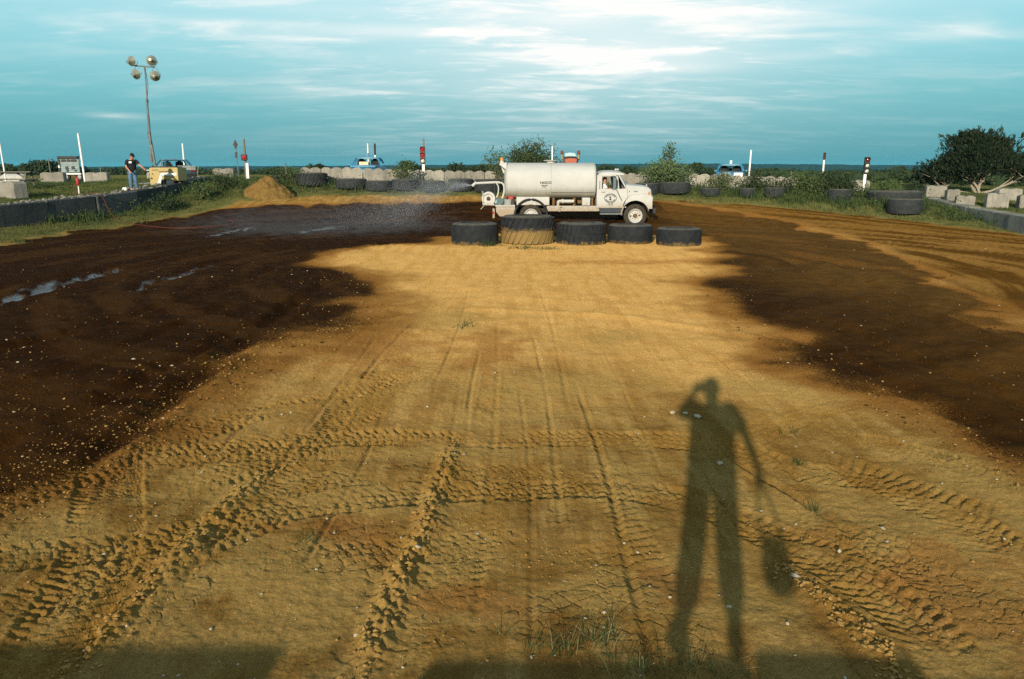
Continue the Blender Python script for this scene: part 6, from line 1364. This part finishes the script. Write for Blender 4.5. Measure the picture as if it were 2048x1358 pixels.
# ------------------------------------------------------------------ cars left standing on the fields
M_INT = mat('dark_interior', (.015, .015, .016), (.03, .03, .03), 5, .9)
def car(label, loc, rz, paint, paint2, sc=1.0, panels=(), glass=False, extra=None, hood_paint=None, L=4.7, W=1.76, group=None, roofz=1.36):
    """front faces -y at rz = 0; stripped saloon with open windows"""
    t = thing('junk_car', label, 'car', loc, rz, group); t.scale = (sc,) * 3; h = L / 2; w = W / 2
    def ring(y, hw, z0, z1, r=.10):
        return [(-hw + .05, y, z0), (-hw, y, z0 + .08), (-hw, y, (z0 + z1) / 2 + .06), (-hw + .03, y, z1 - .05), (-hw + r + .03, y, z1), (0, y, z1 + .025), (hw - r - .03, y, z1), (hw - .03, y, z1 - .05), (hw, y, (z0 + z1) / 2 + .06), (hw, y, z0 + .08), (hw - .05, y, z0)]
    st = [(-h, w * .86, .34, .66), (-h + .10, w * .93, .27, .74), (-h + .5, w * .98, .22, .80), (-.62 - .25, w, .20, .90), (-.55, w, .20, .92), (h - 1.15, w, .20, .93), (h - .95, w, .21, .94), (h - .35, w * .97, .25, .91), (h - .06, w * .92, .30, .84), (h, w * .88, .38, .72)]
    MB().loft([ring(*s) for s in st]).build('body', paint, t, smooth=35)
    if hood_paint: MB().prism([(-w * .8, -h + .18), (w * .8, -h + .18), (w * .86, -.95), (-w * .86, -.95)], .80, .945, 'XY').build('bonnet', hood_paint, t, bev=.03)
    # roof and pillars
    rf, rb, rw = -.18, 1.05, w * .72
    MB().loft([[(-rw * s, y, roofz - d), (-rw * s * .8, y, roofz + .035 - d), (0, y, roofz + .06 - d), (rw * s * .8, y, roofz + .035 - d), (rw * s, y, roofz - d), (0, y, roofz - .02 - d)] for y, s, d in ((rf - .06, .94, .04), (rf + .15, 1, 0), (rb - .2, 1, 0), (rb + .06, .93, .05))]).build('roof', paint2, t, smooth=35)
    for sx in (-1, 1):
        for a, b, r in (((sx * w * .90, -.90, .90), (sx * rw * .97, rf, roofz - .01), .038), ((sx * w * .95, .36, .92), (sx * rw * .99, .40, roofz), .042), ((sx * w * .90, h - .80, .92), (sx * rw * .96, rb, roofz - .01), .065)):
            MB().tube([a, ((a[0] + b[0]) / 2 * 1.015, (a[1] + b[1]) / 2, (a[2] + b[2]) / 2 + .01), b], r, 6).build('pillar', paint, t)
        MB().box((sx * (w + .09), -.62, .98), (.16, .07, .11)).build('mirror', paint, t, bev=.02)
        for y in (-h + .88, h - .92):
            wh = MB().lathe([(.18, -.10), (.29, -.10), (.325, -.06), (.325, .06), (.29, .10), (.18, .10)], 26, (0, 0, 0), 'X', True).build('wheel', M_BLACK, t, (sx * (w - .07), y, .325), smooth=40)
            MB().lathe([(0, -.09), (.10, -.085), (.19, -.075), (.20, .075), (.10, .085), (0, .09)], 18, (0, 0, 0), 'X').build('rim', M_STEEL, wh, smooth=40)
        MB().box((sx * w * .66, -h - .01, .60), (.34, .06, .15)).build('headlamp', M_LENS_W, t, bev=.02); MB().box((sx * w * .68, h + .0, .68), (.36, .05, .16)).build('tail_lamp', M_LENS_D, t, bev=.02)
    MB().box((0, .25, .62), (W * .86, 1.9, .5)).build('interior', M_INT, t)
    for sx in (-.38, .38):
        s = MB().box((sx, .35, .98), (.48, .16, .52)).build('seat', M_INT, t, bev=.06); MB().box((sx, .36, 1.30), (.24, .1, .12)).build('headrest', M_INT, s, bev=.03)
    MB().tube([(0, -.45, .98), (0, -.42, 1.0)], .18, 14).build('steering_wheel', M_INT, t)
    for y in (-h - .06, h + .05): MB().box((0, y, .42), (W * .93, .13, .2)).build('bumper', M_DARK, t, bev=.04)
    for nm, c, d, mt in panels: MB().box(c, d).build(nm, mt, t, bev=.008)
    return t
M_BLUE = mat('faded_blue_paint', (.035, .20, .34), (.02, .11, .20), 2.4, .4, col3=(.16, .30, .36)); M_BLUE_L = mat('light_blue_paint', (.10, .30, .40), (.05, .20, .30), 2.0, .4, col3=(.32, .40, .42))
M_TEAL = mat('dark_teal_paint', (.012, .05, .065), (.02, .085, .11), 1.8, .25, spec=.5, col3=(.05, .10, .12)); M_PRIMER = mat('pale_primer', (.34, .36, .33), (.22, .25, .24), 3, .7, col3=(.10, .12, .12)); M_CREAM = mat('cream_board', (.62, .52, .30), (.55, .45, .25), 4, .7)
def gz(px, Y, pytop, hgt):
    """base height so that a thing of this height reaches the photo row"""
    p = at(px, pytop, Y); return Vector((p.x, Y, p.z - hgt))
def on_land(v):
    return Vector((v.x, v.y, hz(v.x, v.y)))
c = on_land(gz(342, 52.5, 313, 1.42)); car('wrecked dark teal car with a pale rear panel behind the light tower', c, R(180 + 38), M_TEAL, M_TEAL, 1.0,
    [('rear_panel', (-.25, 2.36, .86), (1.0, .05, .26), M_PRIMER), ('boot_panel', (-.3, 1.85, .985), (.8, .7, .03), M_PRIMER), ('side_board', (-.915, 1.2, .66), (.03, .9, .4), M_PRIMER)])
c = on_land(gz(735, 52, 314, 1.4)); car('blue race car with a cream number board behind the far wall', c, R(3), M_BLUE, M_BLUE_L, 1.1,
    [('number_board', (-.10, -1.0, 1.0), (.52, .04, .26), M_CREAM), ('roof_box', (-.05, .4, 1.52), (.16, .2, .22), M_BLUE)], hood_paint=M_BLUE)
c = on_land(gz(1462, 51.5, 329, 1.4)); car('blue race car with white patches beyond the right end of the far wall', c, R(180 - 16), M_BLUE, M_BLUE_L, 1.0,
    [('white_patch', (-.5, 2.36, .72), (.5, .04, .3), M_POLE), ('white_patch', (.2, 2.36, .80), (.45, .04, .18), M_PRIMER), ('orange_patch', (.62, 2.37, .62), (.2, .04, .25), M_AMBER), ('roof_lamp', (0, .5, 1.5), (.14, .16, .22), M_POLE)])
# fairground-like blue car front with yellow loops, perched behind the tank
def blue_ride():
    Y = 53; b = foot(1146, Y); t = thing('show_car', 'raised blue car with pale windscreen, red nose and yellow side loops', 'car', b)
    P = lambda px, py, dy=0: at(px, py, Y + dy) - b
    z0 = P(1146, 327).z
    body = MB().loft([[(x, y, z) for x, z in ((P(1133, 328).x * s, P(1146, 327).z - .1), (P(1130.5, 320).x * s, P(1146, 317.5).z), (P(1131.5, 309).x * s, P(1146, 309).z), (P(1137, 304).x * s, P(1146, 305.5).z), (P(1146, 304).x, P(1146, 304.5).z), (P(1156, 304).x * s, P(1146, 305.5).z), (P(1160.5, 309).x * s, P(1146, 309).z), (P(1160, 320).x * s, P(1146, 317.5).z), (P(1158, 328).x * s, P(1146, 327).z - .1))] for y, s in ((0, 1), (.5, 1.0), (2.4, 1.0), (2.9, .9))]).build('body', M_BLUE, t, smooth=35)
    MB().prism([(P(1132.5, 0).x, P(0, 312.5).z), (P(1135, 0).x, P(0, 306.5).z), (P(1146, 0).x, P(0, 305).z), (P(1155, 0).x, P(0, 306.5).z), (P(1157.5, 0).x, P(0, 312.5).z)], -.05, .0).build('windscreen', mat('pale_screen', (.42, .55, .55), (.32, .46, .48), 3, .2, spec=.6), t)
    MB().loft([[(P(px, 0).x, y, P(0, py).z) for px, py in ((1131.5, 318), (1137, 315.5), (1146, 314.8), (1155, 315.5), (1160, 318), (1157.5, 326.5), (1135, 326.5))] for y in (-.35, 0)]).build('nose', mat('red_orange_paint', (.42, .10, .045), (.30, .06, .03), 4, .5), t, bev=.04)
    MB().tube([(P(px, 0).x, -.36, P(0, py).z) for px, py in ((1131.5, 317.5), (1138, 315.2), (1146, 314.5), (1154, 315.2), (1160, 317.5))], .05, 8).build('nose_lip', M_DARK, t)
    for s, px in ((-1, 1127), (1, 1163)):
        loop = [P(px, 318.5), P(px + s * -.0, 318.5)]
        pts = [(P(px - s * 4, 0).x, -.1, P(0, 318.5).z), (P(px - s * 1, 0).x, -.1, P(0, 316.5).z), (P(px, 0).x, -.1, P(0, 312).z), (P(px - s * 1.5, 0).x, -.1, P(0, 308.5).z)]
        lp = MB().tube(smooth_path(pts, 5), .06, 8).build('side_loop', M_YEL, t, smooth=True)
        MB().lathe([(0, -.16), (.09, -.1), (.11, 0), (.08, .12), (0, .16)], 12, (P(px - s * .8, 0).x, -.1, P(0, 305.5).z)).build('loop_knob', mat('brown_knob', (.16, .05, .02), rough=.7), lp, smooth=True)
        MB().tube([(P(px - s * 6, 0).x, .1, P(0, 327).z), (P(px + s * 1, 0).x, .1, P(0, 322).z)], .08, 6).build('strut', M_STEEL, t)
        MB().box((P(px - s * 3, 0).x, .3, P(0, 330).z / 2), (.3, 1.2, P(0, 330).z + .2)).build('stand', M_BLUE_L, t)
    MB().box((0, 1.2, z0 / 2), (1.4, 2.4, max(.2, z0))).build('trailer_deck', M_DARK, t)
blue_ride()

# ------------------------------------------------------------------ portable scoreboard, picnic table
def scoreboard():
    Y = 62; b = foot(139, Y); t = thing('scoreboard_trailer', 'dark scoreboard of pale panels standing on a wheeled trailer', 'scoreboard', b); P = lambda px, py, dy=0: at(px, py, Y + dy) - b
    t.rotation_euler = (0, 0, 0)
    x0, x1 = P(122, 340).x, P(159, 340).x; zt, zb = P(0, 315).z, P(0, 345).z; xc = (x0 + x1) / 2; wd = x1 - x0
    pm = mat('scoreboard_panel', (.20, .27, .27), (.14, .20, .20), 3, .6)
    MB().box((xc, .06, (zt + zb) / 2), (wd, .10, zt - zb)).build('board', pm, t)
    MB().box((xc - .05, .0, zt + .02), (wd + .12, .35, .16)).build('roof_board', M_DARK, t, bev=.02)
    MB().box((x0 - .08, .25, (zt + zb) / 2), (.16, .6, zt - zb)).build('side_wall', M_DARK, t)
    MB().box((x0 - .09, -.06, (zt + zb) / 2 - .12), (.1, .03, .18)).build('notice', M_POLE, t)
    hh = zt - zb
    for k in range(4): MB().box((xc, -.006, zb + hh * (.06 + .27 * k)), (wd, .05, .05)).build('panel_rail', M_PRIMER, t)
    for fx, fz, w_, h_ in ((-.30, .80, .26, .17), (-.03, .80, .18, .17), (.25, .80, .30, .17), (-.16, .30, .16, .22), (.18, .32, .18, .20), (-.14, .10, .12, .14), (.3, .12, .12, .12)):
        MB().box((xc + fx * wd, -.012, zb + fz * hh), (w_ * wd, .04, h_ * hh)).build('number_panel', M_DARK, t)
    MB().box((xc, .5, zb - .10), (wd + .3, 1.3, .10)).build('trailer_bed', M_POLE, t); MB().tube([(x1 + .1, .5, zb - .12), (x1 + 1.0, .4, zb - .25)], .05, 6).build('tow_bar', M_STEEL, t)
    for sx in (x0 + .3, x1 - .1):
        wh = MB().lathe([(.16, -.10), (.30, -.10), (.33, -.05), (.33, .05), (.30, .10), (.16, .10)], 22, (0, 0, 0), 'Y', True).build('wheel', M_BLACK, t, (sx, .1, .33), smooth=40); MB().lathe([(0, -.06), (.17, -.05), (.17, .05), (0, .06)], 14, (0, 0, 0), 'Y').build('rim', M_STEEL, wh)
        MB().box((sx - .35, .2, (zb - .1) / 2), (.06, .06, zb)).build('prop_leg', M_STEEL, t)
scoreboard()
def picnic():
    Y = 40.0; b = foot(22, Y); t = thing('picnic_table', 'wooden picnic table standing on the left field', 'table', b, R(6)); 
    for k in range(5): MB().box((0, -.32 + .16 * k, .82), (2.2, .145, .045)).build('top_plank', M_WOOD, t)
    for s in (-1, 1):
        for k in range(2): MB().box((0, s * (.72 + .15 * k), .46), (2.2, .13, .045)).build('seat_plank', M_WOOD, t)
        MB().box((s * .8, 0, .43), (.06, 1.7, .09)).build('seat_bearer', M_WOOD, t)
        for q in (-1, 1): MB().tube([(s * .84, q * .62, -.03), (s * .84, q * .22, .80)], .05, 5).build('leg', M_WOOD, t)
        MB().tube([(s * .8, 0, .44), (s * .25, 0, .80)], .04, 5).build('brace', M_WOOD, t)
picnic()
# a whitish low van-like block of sheeting behind the table
def barrel():
    p = foot(20, 47); o = MB().box((0, 0, .34), (1.9, .5, .68)).build('propane_tank', M_WHITE, None, p, bev=.22, seg=5)
    tag(o, 'white fuel tank lying on the grass behind the picnic table', 'tank')
barrel()
# ------------------------------------------------------------------ standpipe and its orange hose
def standpipe():
    b = foot(154, 37.6); t = thing('standpipe', 'red topped water standpipe near the left wall with a hose', 'standpipe', b); z = lambda py: at(154, py, 37.6).z - b.z
    MB().tube([(.03, 0, -.1), (.03, 0, z(372))], .028, 8).build('pipe', M_POLE, t, smooth=40)
    MB().lathe([(0, .20), (.05, .18), (.075, .10), (.06, .02), (.075, -.06), (.05, -.13), (.03, -.16)], 14, (.02, 0, z(364))).build('hydrant_head', M_RED, t, smooth=True)
    MB().tube([(.02, 0, z(356)), (-.10, -.02, z(352.5))], .02, 6).build('handle', M_RED, t)
    MB().tube(smooth_path([(-.02, -.06, z(366)), (-.13, -.10, z(372)), (-.15, -.10, z(385)), (-.10, -.2, .02)], 6), .022, 6).build('down_hose', mat('orange_hose', (.16, .036, .015), (.11, .024, .010), 20, .5), t, smooth=True)
standpipe()
def hose():
    pts = []
    y0 = 35.0
    for px, Y in ((151, 37.4), (168, 37.3), (182, 37.0)):
        p = foot(px, Y); pts.append(p + Vector((0, 0, .03)))
    wy = 36.4; wx = float(np.interp(wy, LW_Y, LW_X)); zt = float(np.interp(wy, LW_Y, LW_Z))
    pts += [Vector((wx - .1, wy, zt + .08)), Vector((wx + .45, wy - .05, zt + .09)), Vector((wx + .72, wy - .15, zt - .1)), Vector((wx + 1.1, wy - .4, .55))]
    for px, py in ((238, 441), (262, 449), (330, 457), (400, 457), (455, 452), (466, 446), (455, 440)):
        g = G(px, py); pts.append(Vector((g[0], g[1], hz(*g) + .035)))
    o = MB().tube(smooth_path(pts, 8), .012, 6).build('garden_hose', bpy.data.materials['orange_hose'], None, smooth=True); tag(o, 'orange hose hanging over the left wall and trailing onto the track', 'hose')
hose()
b = foot(248, 39.2); o = MB().loft([[(math.cos(a) * r, math.sin(a) * r * .8, z) for a in np.linspace(0, 6.28, 12, False)] for r, z in ((.09, 0), (.13, .05), (.12, .13), (.07, .17))]).build('jug', M_POLE, None, b, smooth=True); tag(o, 'small white jug on the grass at the feet of the man in jeans', 'jug')

# ------------------------------------------------------------------ foreground tufts, stones
def tuft(label, px, py, n, h, w, mtl, seed, spread=.12, group=None, lean=1.3):
    c = G(px, py); rg = np.random.default_rng(seed); x = rg.normal(0, spread, n); y = rg.normal(0, spread * .7, n)
    t = thing('grass_tuft', label, 'grass tuft', (c[0], c[1], hz(*c)), group=group)
    blades('blade_cluster', x, y, h * np.exp(-(np.hypot(x, y) / (spread * 1.8)) ** 2) + h * .25, w, mtl, None, seed, lean, 'stuff', 0.0, t, np.zeros(n))
    k = n // 3; blades('dry_blades', x[:k] * 1.2, y[:k] * 1.2, h * .9, w, M_DRYG, None, seed + 1, lean * 1.4, 'stuff', 0.0, t, np.zeros(k))
for k, (px, py, n, h, sp) in enumerate([(1125, 1305, 40, .14, .05), (1190, 1285, 44, .15, .045), (1075, 1300, 14, .11, .05), (1250, 1330, 44, .10, .09), (1320, 1318, 28, .09, .09), (1390, 1338, 36, .09, .11), (1290, 1352, 46, .09, .12), (1460, 1345, 22, .08, .10), (1010, 1270, 9, .16, .03), (1230, 1258, 9, .15, .03)]):
    tuft('wispy green and straw grass tuft in the wall shadow at the photographers feet', px, py, n, h, .0045, M_GRASS_D, 200 + k, sp, 'grass tufts along the photographers wall')
for k, (px, py, n, h, sp, lab) in enumerate([(932, 655, 10, .16, .10, 'lone dry weed standing on the bare infield'), (1595, 925, 26, .06, .03, 'small green sprout beside the shadow of the photographer'), (610, 1080, 30, .07, .06, 'low grass sprig on the crusted ground left of the windrow'),
                                             (1570, 870, 9, .16, .07, 'few straw stalks beyond the hanging shadow arm'), (1625, 1020, 14, .08, .04, 'tiny sprig by the pale tyre rut'), (1885, 915, 16, .09, .05, 'small sprig at the edge of the damp ground'), (980, 492, 60, .28, .20, 'green weeds growing against the worn smooth tyre'), (1045, 497, 70, .14, .35, 'low grass growing at the foot of the tallest tyre'), (1100, 498, 50, .12, .3, 'thin grass growing in front of the dusty lugged tyre')]):
    tuft(lab, px, py, n, h, .006 + (.012 if py < 700 else 0), M_GRASS_D, 230 + k, sp)
def ground_z(x, y):
    """height of the finished ground sheet"""
    return KD_Z(x, y)
gv = np.empty(len(ground.data.vertices) * 3, np.float32); ground.data.vertices.foreach_get('co', gv); gv = gv.reshape(-1, 3)
def KD_Z(x, y):
    """sample the sheet: nearest row and column of the fan"""
    d = y; rows = GROUND_ROWS; tn = GROUND_TAN
    i = np.clip(np.searchsorted(rows, d) , 0, len(rows) - 1); j = np.clip(np.searchsorted(tn, x / y), 0, len(tn) - 1)
    return gv[i * GROUND_NC + j, 2]
rg = np.random.default_rng(77)
def stones(n, f, rlo, rhi, mtl, label, seed, sq=.7, pw=3):
    rg = np.random.default_rng(seed); inv = rg.uniform(1 / 30, 1 / 3.2, n * 4); y = 1 / inv; x = rg.uniform(-.7, .7, n * 4) * y
    k = rg.random(n * 4) < f(x, y); x, y = x[k][:n], y[k][:n]; r = rlo + (rhi - rlo) * rg.random(len(x)) ** pw
    r = r * np.clip(y / 9, .7, 1.15); rocks('pebbles', np.stack([x, y, KD_Z(x, y) + r * .25], 1), r, mtl, label, seed, sq)
M_CLOD = mat('dry_clod', (.34, .20, .062), (.25, .145, .042), 3, 1.0, spec=.05); M_PEB = mat('pale_pebble', (.44, .37, .26), (.34, .27, .18), 3, .9, spec=.1); M_CLOD_W = mat('damp_clod', (.05, .021, .007), (.10, .048, .015), 3, 1.0, spec=.1)
_din = np.array(DRY_IN)
edge = lambda x, y: np.where(x < 3, np.exp(-((poly_sd(x, y, DRY_IN) - .1) / .75) ** 2), np.exp(-((poly_sd(x, y, DRY_IN) - .1) / .4) ** 2) * .25)
stones(9000, lambda x, y: edge(x, y) * (y < 20), .004, .020, M_CLOD, 'dry yellow crumbs strewn along the edge of the watered ground', 301)
stones(1500, lambda x, y: (poly_sd(x, y, DRY_IN) > 0) * .6 * np.where(x < 0, 1, .35), .004, .015, M_CLOD, 'dry crumbs lying on the dark wet soil', 302)
stones(3000, lambda x, y: (poly_sd(x, y, DRY_IN) > -.4) * .6, .006, .024, M_CLOD_W, 'damp soil clods on the watered lap', 303)
stones(520, lambda x, y: np.full(x.shape, .5), .005, .022, M_PEB, 'pale pebbles scattered over the soil', 304)
# clods lying in the windrows and along the tread prints
P_ = []
for pts, kind, w_, pitch, dep in TRACKS:
    if kind not in ('ridge', 'lug'): continue
    path = smooth_path(PX(pts)); nn = 420 if kind == 'ridge' else 170
    t_ = rg.uniform(0, len(path) - 1.01, nn); i_ = t_.astype(int); fr = (t_ - i_)[:, None]; q = path[i_] * (1 - fr) + path[i_ + 1] * fr
    q = q + rg.normal(0, w_ * (.55 if kind == 'ridge' else .45), (nn, 2)); P_.append(np.hstack([q, np.full((nn, 1), 1.0 if kind == 'ridge' else .6)]))
P_ = np.vstack(P_); P_ = P_[(P_[:, 1] > 2.8) & (np.abs(P_[:, 0] / P_[:, 1]) < .78)]
r_ = (.004 + .015 * rg.random(len(P_)) ** 2.5) * P_[:, 2]
rocks('clods', np.stack([P_[:, 0], P_[:, 1], KD_Z(P_[:, 0], P_[:, 1]) + r_ * .3], 1), r_, M_CLOD, 'loose dry clods heaped in the windrows and tyre prints', 9, .75)
for k, (px, py, r) in enumerate([(1590, 1157, .028), (1678, 1108, .022), (1395, 838, .05), (1440, 930, .03), (1370, 830, .04), (1345, 826, .035), (1765, 1060, .018), (836, 1110, .02), (668, 1066, .016)]):
    c = G(px, py)
    pts = np.array([[c[0], c[1], float(KD_Z(np.array([c[0]]), np.array([c[1]]))[0]) + r * .3]])
    o = rocks('stone', pts, np.array([r]), M_PEB, '', 400 + k, .7); del o['kind']; tag(o, 'single pale stone lying on the infield soil', 'stone', 'pale stones on the infield')
